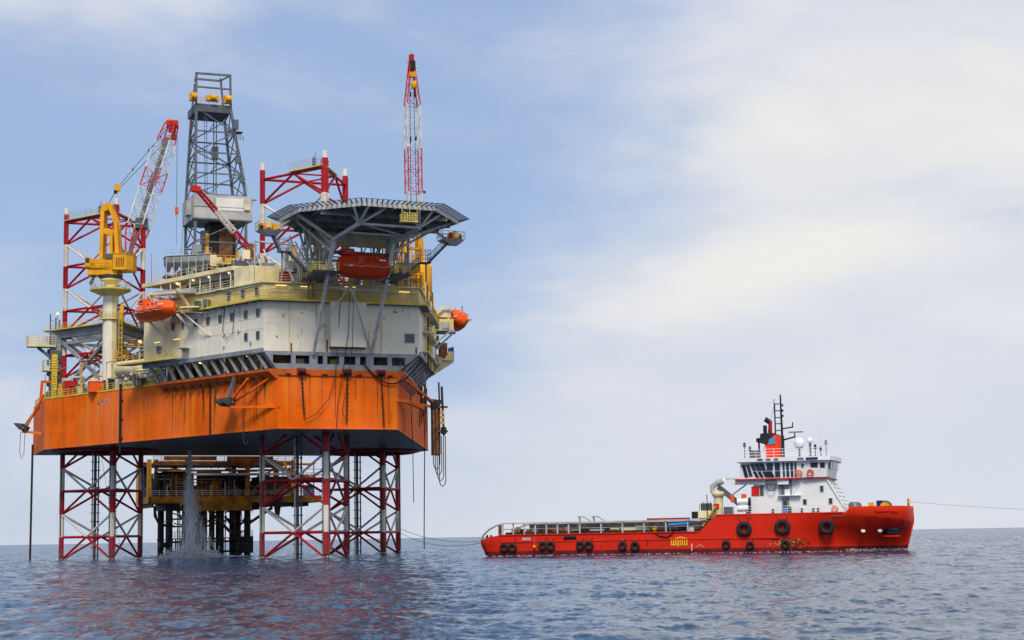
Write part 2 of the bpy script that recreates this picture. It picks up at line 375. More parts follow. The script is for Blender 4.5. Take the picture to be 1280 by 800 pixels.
# ---- legs
R_LEG = 7.64; BAY = 7.7235; BAY0 = 11.533; ZTOP = 60.4
LEGS = {'bow': (0, 21.84), 'star': (-23.38, -23.19), 'port': (23.38, -23.19)}
def leg_color(z):
    t = (z-BAY0)/BAY; fr = t-math.floor(t)
    c = 'leg_white' if fr < .5 else 'red'                 # white above each brace level up to the node, red below it
    if z > ZTOP-1.1: return 'white'
    if z > 57.9: return 'red'
    if z < .7: return 'marine_growth'
    if z < 2.2: return 'leg_low_red' if c == 'red' else 'leg_stain'
    return c
def make_leg(l0, b0, inside=None):
    ch = [(l0, b0+R_LEG), (l0-R_LEG*.866, b0-R_LEG/2), (l0+R_LEG*.866, b0-R_LEG/2)]
    br = MB()
    levels = [BAY0+BAY*k for k in range(-2, 7)]
    for z in levels:
        mids = []
        for i in range(3):
            a, c = ch[i], ch[(i+1) % 3]
            mid = ((a[0]+c[0])/2, (a[1]+c[1])/2); mids.append(mid)
            if z > -3: br.bar((*a, z), (*c, z), .21, 'red', 8, cap=False)
            for e in (a, c):
                if z+BAY/2 < ZTOP: br.bar((*mid, z), (*e, z+BAY/2), .19, leg_color(z+.5) if z > 1 else 'leg_stain', 8, cap=False)
                br.bar((*mid, z), (*e, z-BAY/2), .19, 'red' if z > 1 else 'leg_low_red', 8, cap=False)
        for i in range(3):
            if z > -3: br.bar((*mids[i], z), (*mids[(i+1) % 3], z), .13, 'red', 6, cap=False)
    leg = br.build('leg', rig)
    for i, (l, b) in enumerate(ch):
        c = MB(); z = -9.0
        cuts = [-9.0] + sorted([BAY0+BAY/2*k for k in range(-4, 14)] + [.7, 2.2, ZTOP-1.1]) ; cuts = [q for q in cuts if q < ZTOP] + [ZTOP]
        for za, zb in zip(cuts[:-1], cuts[1:]):
            c.bar((l, b, za), (l, b, zb), .42, leg_color((za+zb)/2), 12, cap=zb == ZTOP)
        tx, ty = -(b-b0)/R_LEG, (l-l0)/R_LEG               # rack plate across the radial direction
        rot = math.atan2(ty, tx)
        for za, zb in zip(cuts[:-1], cuts[1:]):
            if za < ZTOP-1.2: c.box((l, b, (za+zb)/2), (1.02, .16, zb-za), 'grey_dark' if za < 26 else leg_color((za+zb)/2), rot)
        zt = 1.2
        while zt < ZTOP-1.4:
            if not (18.5 < zt < 36) :
                for sg in (-1, 1): c.box((l+tx*.56*sg, b+ty*.56*sg, zt), (.16, .15, .2), 'grey_dark' if zt < 26 else leg_color(zt), rot)
            zt += .42
        c.build('chord', leg)
    t = MB()                                               # walkway between two chords at the top
    a, c = ch[1], ch[0]
    if l0 == 0: a, c = ch[0], tuple((ch[1][k]*.55+ch[0][k]*.45) for k in (0, 1))
    zt = 58.2
    t.beam((*a, zt), (*c, zt), 1.1, .16, 'pale_yellow')
    n = Vector((c[1]-a[1], a[0]-c[0], 0)).normalized()*.52
    for sg in (-1, 1): t.rail([Vector((*a, zt+.1))+n*sg, Vector((*c, zt+.1))+n*sg], 'grey_light', 1.1, 1.5, .028)
    e = lerp((*a, zt), (*c, zt), .68 if l0 else .3)
    t.box((e[0], e[1], zt+.8), (.5, .4, 1.3), 'grey_dark'); t.bar((e[0], e[1], zt+1.3), (e[0]+.2, e[1], zt+2.2), .06, 'grey_dark')
    cc = ch[2] if l0 else ch[0]
    t.beam((*ch[0], zt-.3), lerp((*ch[0], zt-.3), (*ch[2], zt-.3), .45), 1.1, .12, 'pale_yellow')
    t.build('top_walkway', leg)
    w = MB()                                               # ladder and small raw water column within the leg
    e = lerp((*ch[1], 0), (*ch[2], 0), .42)
    for dx in (-.5, .5): w.bar((e[0]+dx, e[1], -5), (e[0]+dx, e[1], 18.5), .13, 'leg_white' if dx < 0 else 'grey_dark', 6)
    w.bar((e[0], e[1]-.3, -5), (e[0], e[1]-.3, 18.5), .24, 'grey_dark', 8)
    for k in range(13): w.box((e[0], e[1]-.1, .6+k*1.45), (1.5, .25, .16), 'grey_dark')
    w.build('water_column', leg)
    return leg, ch
LEG = {k: make_leg(*v) for k, v in LEGS.items()}

# ---- jack houses (grey frames that hold the stern legs)
def jack_house(l0, b0, ch):
    j = MB()
    cols = []
    for (l, b) in ch:
        d = Vector((l-l0, b-b0, 0)).normalized()
        p = (l+d.x*1.2, b+d.y*1.2); cols.append(p)
        j.box((p[0], p[1], 33.0), (2.0, 2.0, 12.4), 'grey', math.atan2(d.y, d.x))
        for z in (28.2, 30.0, 31.8, 33.6, 35.4): 
            j.bar((p[0]+d.x*.9, p[1]+d.y*.9, z), (p[0]+d.x*1.7, p[1]+d.y*1.7, z), .55, 'grey_dark', 10)
    for i in range(3):
        a, c = cols[i], cols[(i+1) % 3]
        j.beam((*a, 38.3), (*c, 38.3), .9, 1.3, 'grey'); j.beam((*a, 36.7), (*c, 36.7), .5, .5, 'grey')
        j.beam((*a, 27.3), (*c, 38.0), .55, .5, 'grey'); j.beam((*c, 27.3), (*a, 38.0), .55, .5, 'grey')
    o = j.build('jack_house', rig)
    d = MB()
    exp = [(l0+(p[0]-l0)*1.12, b0+(p[1]-b0)*1.12) for p in cols]
    for i in range(3):
        a, c = exp[i], exp[(i+1) % 3]
        d.beam((*a, 39.05), (*c, 39.05), 1.7, .16, 'rail_yellow'); d.rail([(*a, 39.1), (*c, 39.1)], 'rail_yellow', 1.1, 1.6, .03)
    for p in exp: d.box((p[0], p[1], 39.05), (2.6, 2.6, .18), 'rail_yellow', .3)
    d.build('jack_house_walkway', o)
    return o, cols
jh1, jc1 = jack_house(*LEGS['star'], LEG['star'][1])
jh2, jc2 = jack_house(*LEGS['port'], LEG['port'][1])
m = MB()                                                   # side platforms left of the starboard jack house
m.box((-33.8, -27.5, 36.3), (4.6, 2.4, .35), 'cream'); m.rail([(-31.5, -26.3, 36.4), (-36.1, -26.3, 36.4), (-36.1, -28.7, 36.4), (-31.5, -28.7, 36.4)], 'cream', 1.6, .6, .05, 3)
for z in (27.5, 30.5, 33.5): m.box((-31.6, -27.0, z+1), (1.6, 2.2, 2.0), 'grey_dark')
m.beam((-31.6, -27, 33.8), (-34.4, -27.3, 36.1), .5, .5, 'grey_dark')
m.box((-32.3, -26.6, 32.0), (2.6, 2.2, .2), 'rail_yellow'); m.rail([(-31.2, -25.5, 32.1), (-33.6, -25.5, 32.1), (-33.6, -27.7, 32.1)], 'cream', 1.6, .5, .05, 3)
m.box((-31.8, -25.4, 31), (.9, .5, 7.5), 'rail_yellow')
for k in range(16): m.box((-31.8, -25.1, 27.4+k*.45), (.8, .06, .06), 'rail_yellow')
for dx in (0, .9, 1.5): m.bar((-32.4+dx, -27, 36), (-32.4+dx, -27, 41.8-dx*.6), .12, 'grey_dark', 6)
m.bar((-32.4, -27, 40.9), (-30.8, -27, 40.2), .08, 'grey_light', 5); m.bar((-30.8, -27, 40.2), (-30.2, -27, 38.8), .08, 'grey_light', 5)
m.build('side_platform', rig)

# ---- accommodation block
HB0, HB1 = BB, 8.7
a = MB()
def hp(b0, b1, off=0.0): return [(-house_l(b0)-off, b0), (-house_l(b1)-off, b1), (house_l(b1, 1)+off, b1), (house_l(b0, 1)+off, b0)]
a.prism(hp(BB, HB1), 29.35, 36.6, 'house_white')
a.prism(hp(BB-.004, HB1+.004, -.004), 36.62, 39.2, 'beige', 'deck_steel')
# plating seams and rust stained pipes
for z in (32.6, 34.2): a.beam((-house_l(BB)-.01, BB, z), (-house_l(HB1)-.01, HB1, z), .05, .05, 'house_white')
a.box((.7, BB+.01, 33.4), (22.8, .04, .05), 'house_white')
for l in (-7.2, -1.9, 6.6): a.bar((l, BB+.12, 29.0), (l, BB+.12, 36.4), .07, 'cream', 6)
for l, z, hh in ((-7.2, 29.9, 1.2), (-1.9, 30.3, 1.8), (3.6, 30.1, .5), (11.6, 29.9, 1.0)): a.box((l+.3, BB+.015, z), (.22, .03, hh), 'rust')
for b in (14, 17.8, 22, 27.2, 31): a.bar((-house_l(b)-.1, b, 29.6), (-house_l(b)-.1, b, 36.5), .05, 'house_white', 5)
a.loft([[(-house_l(18.6)-.012, 18.6, 29.9), (-house_l(18.6)-.012, 18.6, 36.4), (-house_l(18.6)+.05, 18.6, 36.4), (-house_l(18.6)+.05, 18.6, 29.9)], [(-house_l(8.75)-.012, 8.75, 29.9), (-house_l(8.75)-.012, 8.75, 36.4), (-house_l(8.75)+.05, 8.75, 36.4), (-house_l(8.75)+.05, 8.75, 29.9)]], 'cream')
ra = random.Random(8)
for k in range(34):                                        # rust runs on the white walls, thin as paint
    z1 = ra.choice([36.2, 34.2, 32.6, ra.uniform(31, 36)]); ln = ra.uniform(.4, 2.2); w_ = ra.uniform(.05, .16); mt_ = ra.choice(['stain_wall', 'stain_wall', 'leg_stain'])
    if k % 2:
        l = ra.uniform(-10.4, 12); a.box((l, BB+.008, z1-ln/2), (w_, .03, ln), mt_)
    else:
        b = ra.uniform(10, 35); l = -(house_l(b)+.0); a.beam((l, b, z1-ln), (l, b, z1), w_, .06, mt_, (1, 0, 0))
for k in range(9):                                         # small fixtures: lamps, junction boxes, vents
    l = ra.uniform(-9.5, 11.5); a.box((l, BB+.09, ra.uniform(30.5, 36)), (ra.uniform(.2, .5), .2, ra.uniform(.2, .5)), ra.choice(['grey_light', 'cream', 'grey', 'pale_yellow']))
for k in range(8):
    b = ra.uniform(10, 34); a.box((-house_l(b)-.08, b, ra.uniform(30.5, 33.8)), (.25, ra.uniform(.3, .6), ra.uniform(.2, .5)), ra.choice(['grey_light', 'cream', 'grey']), .41)
a.tube([(-1.0, BB+.1, 29.6), (-1.0, BB+.1, 33), (-3.2, BB+.1, 33.2), (-3.2, BB+.1, 36.3)], .05, 'grey_light', 6)
acc = a.build('accommodation_block', rig)
m = MB()                                                   # steep stair from the walkway to the roof deck
for l in (-4.6, -3.9): m.beam((l, BB+.9, 36.7), (l+.15, BB+.3, 39.4), .08, .22, 'grey_dark'); m.bar((l, BB+1.0, 37.7), (l+.15, BB+.4, 40.4), .035, 'rail_yellow', 5)
for k in range(9): t = (k+.5)/9; m.box((-4.2+.15*t, BB+.9-.6*t, 36.7+2.7*t), (.7, .25, .05), 'grey')
m.build('stair', acc)
# projecting lift trunk on the front
m = MB(); m.box((1.3, BB+.6, 33.3), (5.3, 1.2, 6.5), 'house_white'); m.box((1.3, BB+.62, 30.0), (5.34, 1.22, .12), 'rust'); m.build('lift_trunk', acc)
# windows
def wall_frame(b):                                         # local frame on the starboard house wall
    p = Vector((-house_l(b), b, 0)); t = Vector((-.402, -.916, 0)).normalized(); n = Vector((-.916, .402, 0)).normalized(); return p, t, n
def swin(b, z, w, hh, key='window_dark', name='window'):
    p, t, n = wall_frame(b); m = MB(); z_ = Vector((0, 0, z))
    m.beam(p+n*.03+z_+Vector((0, 0, -hh/2)), p+n*.03+z_+Vector((0, 0, hh/2)), w, .10, key, n)
    for sg in (-1, 1): m.beam(p+t*(sg*(w/2+.05))+n*.05+z_+Vector((0, 0, -hh/2-.08)), p+t*(sg*(w/2+.05))+n*.05+z_+Vector((0, 0, hh/2+.08)), .10, .14, 'window_frame', n)
    for sg in (-1, 1): m.beam(p+t*(-w/2)+n*.05+z_+Vector((0, 0, sg*(hh/2+.04))), p+t*(w/2)+n*.05+z_+Vector((0, 0, sg*(hh/2+.04))), .09, .14, 'window_frame', n)
    return m.build(name, acc)
for b in (15.96, 18.27, 21.23, 24.05, 26.79, 29.38, 32.36, 34.96): swin(b-.2, 34.9, .62, 1.0)
for b in (32.42, 34.96): swin(b-.2, 31.67, .62, 1.0)
swin(12.43, 31.75, 1.0, 1.0, 'window_blue')
for b in (28.49, 31.54, 34.5): swin(b, 37.95, .62, 1.0, 'window_blue')
m = MB(); m.box((10.9, BB+.03, 31.7), (1.3, .1, 1.15), 'window_blue')
for sg in (-1, 1): m.box((10.9+sg*.7, BB+.05, 31.7), (.12, .14, 1.4), 'window_frame'); m.box((10.9, BB+.05, 31.7+sg*.62), (1.3, .14, .12), 'window_frame')
m.box((10.9, BB+.09, 31.7), (.06, .06, 1.1), 'window_frame'); m.build('window', acc)
# lit lamps under the walkways
def strip(p, q, r=.12):
    m = MB(); m.beam(p, q, .26, .16, 'lamp_tube'); p2, q2 = Vector(p)-Vector((0,0,.1)), Vector(q)-Vector((0,0,.1)); m.beam(p2, q2, .16, .06, 'lamp_warm'); m.build('strip_lamp', acc)
for l, z in ((-8.41, 38.8), (-4.77, 38.8), (1.8, 39.0), (10.05, 38.6)): strip((l-.8, BB+.25, z), (l+.8, BB+.25, z))
for b in (12.6, 17.2):
    p, t, n = wall_frame(b); q = p+n*.5; strip((q.x-t.x*.7, q.y-t.y*.7, 32.9), (q.x+t.x*.7, q.y+t.y*.7, 32.9))
# walkway round the block
w = MB()
def ring(off, z): return [(-house_l(15.5)-off, 15.5, z), (-house_l(BB)-off*.9, BB+off, z), (house_l(BB, 1)+off*.9, BB+off, z), (house_l(22, 1)+off, 22, z)]
r0, r1 = ring(0.02, 36.62), ring(1.05, 36.62)
for i in range(3):
    w.loft([[r0[i], r1[i], (r1[i][0], r1[i][1], 36.44), (r0[i][0], r0[i][1], 36.44)], [r0[i+1], r1[i+1], (r1[i+1][0], r1[i+1][1], 36.44), (r0[i+1][0], r0[i+1][1], 36.44)]], 'grey_dark')
    w.beam(r1[i], r1[i+1], .08, .32, 'rail_yellow')
for k in range(12):
    b = 17+k*1.7; p, t, n = wall_frame(b); w.bar((p+n*1.0)+Vector((0,0,36.4)), p+Vector((0,0,35.3)), .05, 'house_white', 5)
wk = w.build('walkway', acc)
m = MB(); m.rail(ring(1.0, 36.7), 'rail_yellow', 1.1, 1.5, .035, 2); m.build('handrail', wk)
# trim of the storey above: pale coaming and pipes
m = MB(); q0 = [(-house_l(HB1)-.15, HB1, 39.2), (-house_l(BB)-.15, BB+.15, 39.2), (house_l(BB, 1)+.15, BB+.15, 39.2), (house_l(20, 1)+.15, 20, 39.2)]
for i in range(3): m.beam(q0[i], q0[i+1], .34, .22, 'cream')
m.tube([(-house_l(b)-.35, b, 38.85+.25*math.sin(b)) for b in (35, 30, 27, 26.3, 25.6, 20, 15)], .09, 'grey', 6)
m.tube([(l, BB+.35, 38.2) for l in (-10, -4, 2, 8, 12)], .05, 'grey', 5)
m.build('coaming', acc)

# ---- grey inclined band below the block
g = MB()
g.beam((-house_l(BB)-.02, BB+.02, 29.42), (-house_l(HB1)-.02, HB1, 29.42), .5, .62, 'grey')
g.beam((house_l(BB, 1)+.02, BB+.02, 29.42), (house_l(HB1, 1)+.02, HB1, 29.42), .5, .62, 'grey')
for k in range(13):
    b = 34.3-k*2.02
    for sd in (-1, 1):
        bl = b+.9
        if sd > 0 and k % 2: continue
        g.beam((sd*(house_l(b, sd)-.1), b, 29.35), (sd*(hull_l(bl)+1.05), bl, 26.85), .52 if sd < 0 else .16, .4, 'grey', (0, 0, 1))
# starboard forward panel with its raked window, and front band made of posts and rails round the openings
op = [(-9.57, -6.9), (-6.25, -4.2), (-3.02, -2.19), (-1.6, .19), (.91, 2.65), (3.31, 4.22), (5.37, 7.5), (8.17, 10.2)]
edges = [-10.9] + [e for p in op for e in p] + [12.4]
def front_poly(l0, l1, z0, z1):
    def lim(l, z):                                         # band narrows to the bow plating at its foot
        t = (z-26.8)/(29.3-26.8); return max(-(9.0+1.9*t), min(9.1+3.3*t, l))
    g.loft([[(lim(l0, z0), BB+.01, z0), (lim(l1, z0), BB+.01, z0), (lim(l1, z1), BB+.01, z1), (lim(l0, z1), BB+.01, z1)],
            [(lim(l0, z0), BB-.3, z0), (lim(l1, z0), BB-.3, z0), (lim(l1, z1), BB-.3, z1), (lim(l0, z1), BB-.3, z1)]], 'grey')
front_poly(-10.9, 12.4, 26.82, 27.6); front_poly(-10.9, 12.4, 28.8, 29.34)
for i in range(0, len(edges), 2): front_poly(edges[i], edges[i+1], 27.6, 28.8)
g.loft([[(-house_l(BB), BB, 29.3), (-9.0, BB, 26.82), (-9.3, BB-.7, 26.82), (-house_l(BB-.7)-.0, BB-.7, 29.3)], [(-house_l(BB)+.3, BB-.1, 29.3), (-8.8, BB-.1, 26.82), (-9.0, BB-.9, 26.82), (-house_l(BB-.7)+.4, BB-.8, 29.3)]], 'grey')
band = g.build('support_band', rig)
m = MB(); m.prism([(-house_l(33)+3.0, 33.2), (-house_l(8.8)+3.6, 8.8), (house_l(8.8, 1)-4, 8.8), (house_l(33, 1)-3.4, 33.2)], 26.84, 29.3, 'recess_shade'); m.box((0, 33.3, 28), (14, .1, 2.4), 'grey_dark');  # dark front sheet paints the shade seen through the band openings
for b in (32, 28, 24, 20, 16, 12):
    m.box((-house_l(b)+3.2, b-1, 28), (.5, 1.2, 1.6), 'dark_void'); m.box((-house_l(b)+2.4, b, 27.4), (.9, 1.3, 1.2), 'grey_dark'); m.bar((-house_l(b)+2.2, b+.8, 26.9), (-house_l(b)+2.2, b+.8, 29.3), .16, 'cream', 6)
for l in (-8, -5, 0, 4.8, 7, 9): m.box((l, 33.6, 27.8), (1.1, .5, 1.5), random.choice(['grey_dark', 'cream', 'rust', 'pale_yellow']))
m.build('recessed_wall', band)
for b in (31, 25.2, 20.4, 15):
    m = MB(); p = (-house_l(b)+1.1, b, 29.0); m.box(p, (.3, 1.3, .12), 'lamp_warm', .4); m.build('strip_lamp', band)
m = MB()                                                   # small grey canopy walkway at the aft end
m.loft([[(-house_l(18)-.1, 18.4, 29.75), (-house_l(18)-1.4, 18.0, 29.75), (-house_l(18)-1.4, 18.0, 29.95), (-house_l(18)-.1, 18.4, 29.95)],
        [(-house_l(6)-.1, 6, 29.75), (-house_l(6)-2.6, 6, 29.75), (-house_l(6)-2.6, 6, 29.95), (-house_l(6)-.1, 6, 29.95)]], 'grey')
m.rail([(-house_l(18)-1.3, 18, 30), (-house_l(6)-2.5, 6, 30)], 'rail_yellow', 1.1, 1.4, .035); m.beam((-house_l(18)-1.4, 18, 29.95), (-house_l(6)-2.6, 6, 29.95), .08, .25, 'rail_yellow')
m.box((-house_l(19.5)-.7, 19.5, 31.2), (1.4, 3.0, .12), 'grey_light', .42); m.build('lower_walkway', rig)

# ---- upper gallery on the starboard side
u = MB()
u.prism([(-12.2, 33.1), (-8.0, 33.1), (-8.0, 29.5), (-13.7, 29.5)], 39.22, 41.95, 'cream', 'deck_steel')
u.box((-9.6, 33.12, 40.5), (2.6, .06, 1.5), 'beige'); u.box((-11.6, 33.14, 40.7), (.08, .08, 2.2), 'grey')
u.prism([(-house_l(29.4)+2.6, 29.4), (-house_l(12)+2.6, 12), (-8, 12), (-8, 29.4)], 39.22, 41.6, 'beige')
gal = u.build('upper_deckhouse', rig)
m = MB()
m.prism([(-house_l(29.2)-.1, 29.4), (-house_l(8.2)-.1, 8.2), (-house_l(8.2)+5, 8.2), (-house_l(29.2)+4, 29.4)], 41.75, 42.35, 'cream', 'deck_steel')
for k in range(9):
    b = 28.6-k*2.3; m.bar((-house_l(b)+.15, b, 39.2), (-house_l(b)+.15, b, 41.8), .09, 'white', 6)
m.build('gallery_roof', gal)
for b in (26.5, 22, 18.3, 14.5):
    m = MB(); m.box((-house_l(b)+1.4, b, 41.62), (.3, 1.5, .14), 'lamp_warm', .4); m.build('strip_lamp', gal)
m = MB(); m.rail([(-house_l(29)+.1, 29, 39.25), (-house_l(9)+.1, 9, 39.25)], 'cream', 1.1, 2.3, .035)
m.rail([(-house_l(29)+.3, 29, 42.36), (-house_l(9)+.3, 8.4, 42.36)], 'cream', 1.1, 1.3, .03, 1)
m.rail([(-8.2, 33, 41.96), (-12, 33, 41.96)], 'cream', 1.0, 1.3, .03, 1)
for b in (24, 20, 16): m.box((-house_l(b)+2.0, b+.7, 39.9), (.7, 1.2, 1.3), random.choice(['rust', 'grey_dark', 'cream']))
for b in (27.5, 23, 21, 18, 15, 13): m.box((-house_l(b)+2.56, b, 40.3), (.12, .9, 1.9), 'grey_dark' if b % 2 else 'cream', .41)
m.build('gallery_rail', gal)

# ---- rails, pipes and ladders on the main deck edge
m = MB()
def edge(b, off=-.3): return (-(hull_l(b)+off), b, ZD)
m.rail([edge(9.5), edge(-20.5)], 'rail_yellow', 1.15, 1.5, .045, 2)
m.rail([edge(-20.5), (-WW_+.3, WB, ZD), (-WW_+.6, SB_+.4, ZD), (-20, SB_+.3, ZD)], 'rail_yellow', 1.15, 1.5, .04, 2)
m.beam(edge(9.5, .02), edge(-20.5, .02), .12, .25, 'rail_yellow'); m.build('deck_handrail', rig); m = MB(); m.rail([(hull_l(8)-.3, 8, ZD), (WW_-.3, WB, ZD), (WW_-.6, SB_+.4, ZD)], 'rail_yellow', 1.15, 1.5, .04, 2)
m.build('deck_handrail', rig)
m = MB()                                                   # pipe manifold along the starboard deck edge
for k in range(26):
    b = 9.0-k*.42; x = -(hull_l(b)-1.1)
    m.bar((x, b, ZD), (x, b, ZD+2.6+random.uniform(-.3, .3)), .13, random.choice(['cream', 'white', 'rope', 'cream']), 6)
for z in (27.6, 28.3, 29.0, 29.5): m.bar((-(hull_l(9)-1), 9, z), (-(hull_l(-2)-1), -2, z), .15, random.choice(['cream', 'grey', 'grey_light']), 8)
for k in range(16):
    b = 8.6-k*.68; x = -(hull_l(b)-.7); m.box((x, b, ZD+1.0+.6*(k % 3)), (.35, .35, .3), random.choice(['cream', 'rust', 'grey_light', 'white', 'rail_yellow']))
m.build('pipe_manifold', rig)
m = MB()                                                   # lashed pipes and dark riser bundle at the port corner
for k in range(8): m.bar((31.2+.26*k, -11.5-.16*k, 17.0+.25*(k % 2)), (31.2+.26*k, -11.5-.16*k, 26.9), .19, 'rust' if k % 3 else 'hose', 8)
m.bar((33.6, -12, 20.5), (33.3, -12, 29.2), .22, 'hose', 8); m.bar((33.0, -12.4, 25.0), (32.9, -12.4, 30), .16, 'black', 8)
for z in (22.8, 23.7, 24.6): m.box((33.3, -11.9, z), (.42, .42, .6), 'crane_yellow')
for z in (21.3, 25.6): m.box((33.2, -12.3, z), (2.4, .6, .35), 'rust')
m.box((33.5, -11.8, 21.4), (.8, .7, 1.2), 'black'); m.build('riser_bundle', rig)
m = MB(); m.box((25.2, 8, 31.6), (4.2, 4.0, .3), 'beige'); m.loft([[(23.4, 9.5, 28.6), (27.6, 9.5, 31.2), (27.6, 9.5, 33.0), (27.0, 9.5, 33.0)], [(23.4, 5, 28.6), (27.6, 5, 31.2), (27.6, 5, 33.0), (27.0, 5, 33.0)]], 'cream')
m.box((27.7, 8, 32.6), (.3, 2, 2.4), 'blue'); m.box((26, 8.8, 33.1), (1.2, 1.0, 2.6), 'rust'); m.build('port_platform', rig)
# port side walkways, clutter above
m = MB()
for (z0, d0) in ((36.6, 1.6), (33.6, 1.2), (30.6, 1.0)):
    m.loft([[(house_l(30, 1), 30, z0), (house_l(30, 1)+d0, 30, z0), (house_l(30, 1)+d0, 30, z0-.2), (house_l(30, 1), 30, z0-.2)], [(house_l(9, 1), 9, z0), (house_l(9, 1)+d0, 9, z0), (house_l(9, 1)+d0, 9, z0-.2), (house_l(9, 1), 9, z0-.2)]], 'cream')
    m.rail([(house_l(30, 1)+d0, 30, z0), (house_l(9, 1)+d0, 9, z0)], 'rail_yellow', 1.1, 1.4, .04)
for k in range(26):
    b = random.uniform(9, 30); z = random.choice([30.7, 33.7, 36.7]); m.box((house_l(b, 1)+random.uniform(.3, 1.1), b, z+.6), (.7, .8, random.uniform(.7, 1.8)), random.choice(['cream', 'rust', 'pale_yellow', 'grey', 'white']))
for k in range(9): m.bar((house_l(12+k*2, 1)+.4, 12+k*2, 29), (house_l(12+k*2, 1)+.4, 12+k*2, 41+random.uniform(-2, 1)), .13, random.choice(['cream', 'rust', 'pale_yellow']), 6)
rp = random.Random(31)
for k in range(34):
    b = rp.uniform(-14, 6); l = hull_l(b)-rp.uniform(-.4, 1.2); z0 = ZD; hh = rp.uniform(.8, 4.5)
    if k % 2: m.box((l, b, z0+hh/2), (rp.uniform(.4, 1.2), rp.uniform(.4, 1.2), hh), rp.choice(['grey_dark', 'rust', 'cream', 'pale_yellow', 'hose', 'grey']))
    else: m.bar((l, b, z0), (l, b, z0+hh+2), rp.uniform(.07, .16), rp.choice(['hose', 'rust', 'cream', 'grey_dark', 'yellow']), 6)
for k in range(10): b = rp.uniform(-12, 4); m.tube([(hull_l(b)+.1, b, ZD+2.5), (hull_l(b)+rp.uniform(.5, 1.1), b, ZD+1.8), (hull_l(b)+rp.uniform(.3, .9), b, ZD-rp.uniform(1, 6))], rp.uniform(.05, .11), 'hose', 6)
m.build('port_walkways', rig)
# roof deck rail
m = MB(); m.rail([(-11.0, BB-.2, 39.3), (12.2, BB-.2, 39.3), (house_l(20, 1)-.2, 20, 39.3)], 'cream', 1.1, 1.4, .035, 2)
m.rail([(-8.0, 33.2, 39.25), (-8.0, 34.5, 39.25)], 'cream', 1.1, 1.2, .03, 2); m.build('roof_handrail', rig)

# ---- helideck on the bow
HC = (2.6, 43.0); HZ = 47.75
ANG = [R(x) for x in (13, 62, 112, 157, 194, 240, 287, 330)]
def hv(r, z): return [(HC[0]+r*math.cos(t), HC[1]+r*math.sin(t), z) for t in ANG]
PR, NR = 12.5, 14.2
m = MB(); m.prism([(v[0], v[1]) for v in hv(PR, 0)], HZ-.18, HZ, 'helideck_under', 'deck_green')
pv = hv(PR+.02, HZ-.28)
for i in range(8): m.beam(pv[i], pv[(i+1) % 8], .3, .62, 'helideck_steel')
hd = m.build('helideck', rig)
m = MB()
for k in range(-6, 7):                                     # stringers under the plate
    l = HC[0]+k*1.85; w = math.sqrt(max(0, (PR*.92)**2-(k*1.85)**2)); m.beam((l, HC[1]-w, HZ-.45), (l, HC[1]+w, HZ-.45), .22, .52, 'helideck_under')
for k in (-7, -2.3, 2.3, 7):
    w = math.sqrt((PR*.92)**2-k*k); m.beam((HC[0]-w, HC[1]+k, HZ-.72), (HC[0]+w, HC[1]+k, HZ-.72), .34, .9, 'helideck_under')
m.build('deck_girders', hd)
m = MB(); a0, a1 = hv(PR+.15, HZ-.05), hv(NR+.15, HZ+.14)
for i in range(8):
    j = (i+1) % 8; L = (Vector(a1[i])-Vector(a1[j])).length; n = int(L/.8)
    for t in (0.0, 1.0): m.bar(lerp(a0[i], a1[i], t), lerp(a0[j], a1[j], t), .04, 'grey_dark', 5, cap=False)
    for k in range(n+1): m.beam(lerp(a0[i], a0[j], k/n), lerp(a1[i], a1[j], k/n), .2, .07, 'grey_dark')
    for k in range(n*3+1): m.bar(lerp(a0[i], a0[j], k/(n*3)), lerp(a1[i], a1[j], k/(n*3)), .016, 'navy', 3, cap=False)
m.build('safety_net', hd)
t_ = MB(); NL, NRt = (-1.7, 52, 45.2), (7.0, 52, 45.1); S_ = 'helideck_steel'
for p in ((-3.2, 54.2, 47.2), (-1.2, 54.6, 47.2), (1.6, 53.8, 47.2), (-2.2, 49.5, 47.2), (-.6, 50, 47.2)): t_.bar(NL, p, .17, S_, 8)
for p in ((6.2, 54.2, 47.2), (8.3, 53.8, 47.2), (10.2, 51.6, 47.2), (4.0, 53.6, 47.2), (7.4, 49.6, 47.2)): t_.bar(NRt, p, .17, S_, 8)
t_.bar(NL, NRt, .2, S_, 8); t_.bar((-2.4, 48.4, 44.6), (6.2, 48.4, 44.5), .17, S_, 8); t_.bar(NL, (6.2, 48.4, 44.5), .12, S_, 8)
for sg, x0 in ((-1, -3.8), (1, 4.9)):
    t_.beam((x0, 44, 39.3), (x0+.4, 45.6, 44), .5, .5, S_)
    t_.beam((x0+.4, 45.6, 44), NL if sg < 0 else NRt, .5, .5, S_)
    t_.beam((x0+.4, 45.6, 44), (HC[0]+sg*11.3, 46, 47.2), .36, .36, S_)
    t_.beam((x0+.2, 44.6, 42.6), (HC[0]+sg*10.6, 42, 47.2), .3, .3, S_)
    t_.bar((x0, 44, 40), (HC[0]+sg*5, 37, 47), .22, S_, 8); t_.bar((x0, 40, 39.6), (HC[0]+sg*8, 37, 47), .2, S_, 8)
    t_.bar((x0, 37, 39.2), (x0+sg*2, 36, 47), .2, S_, 8); t_.bar((x0+sg*3, 37, 39.2), (x0+sg*5, 33, 47), .16, S_, 8)
    t_.bar((x0, 37, 39.2), (x0, 45.4, 43.8), .18, S_, 8); t_.bar((x0, 45.2, 43.5), (x0, 38.5, 46.8), .18, S_, 8)
for l in (-4, -2, .6, 3.1, 5): t_.bar((l, 36.8, 39.2), (l+.6, 36.2, 47), .14, S_, 6); t_.bar((l, 36.8, 43), (l+2.2, 36.6, 46.8), .10, S_, 6)
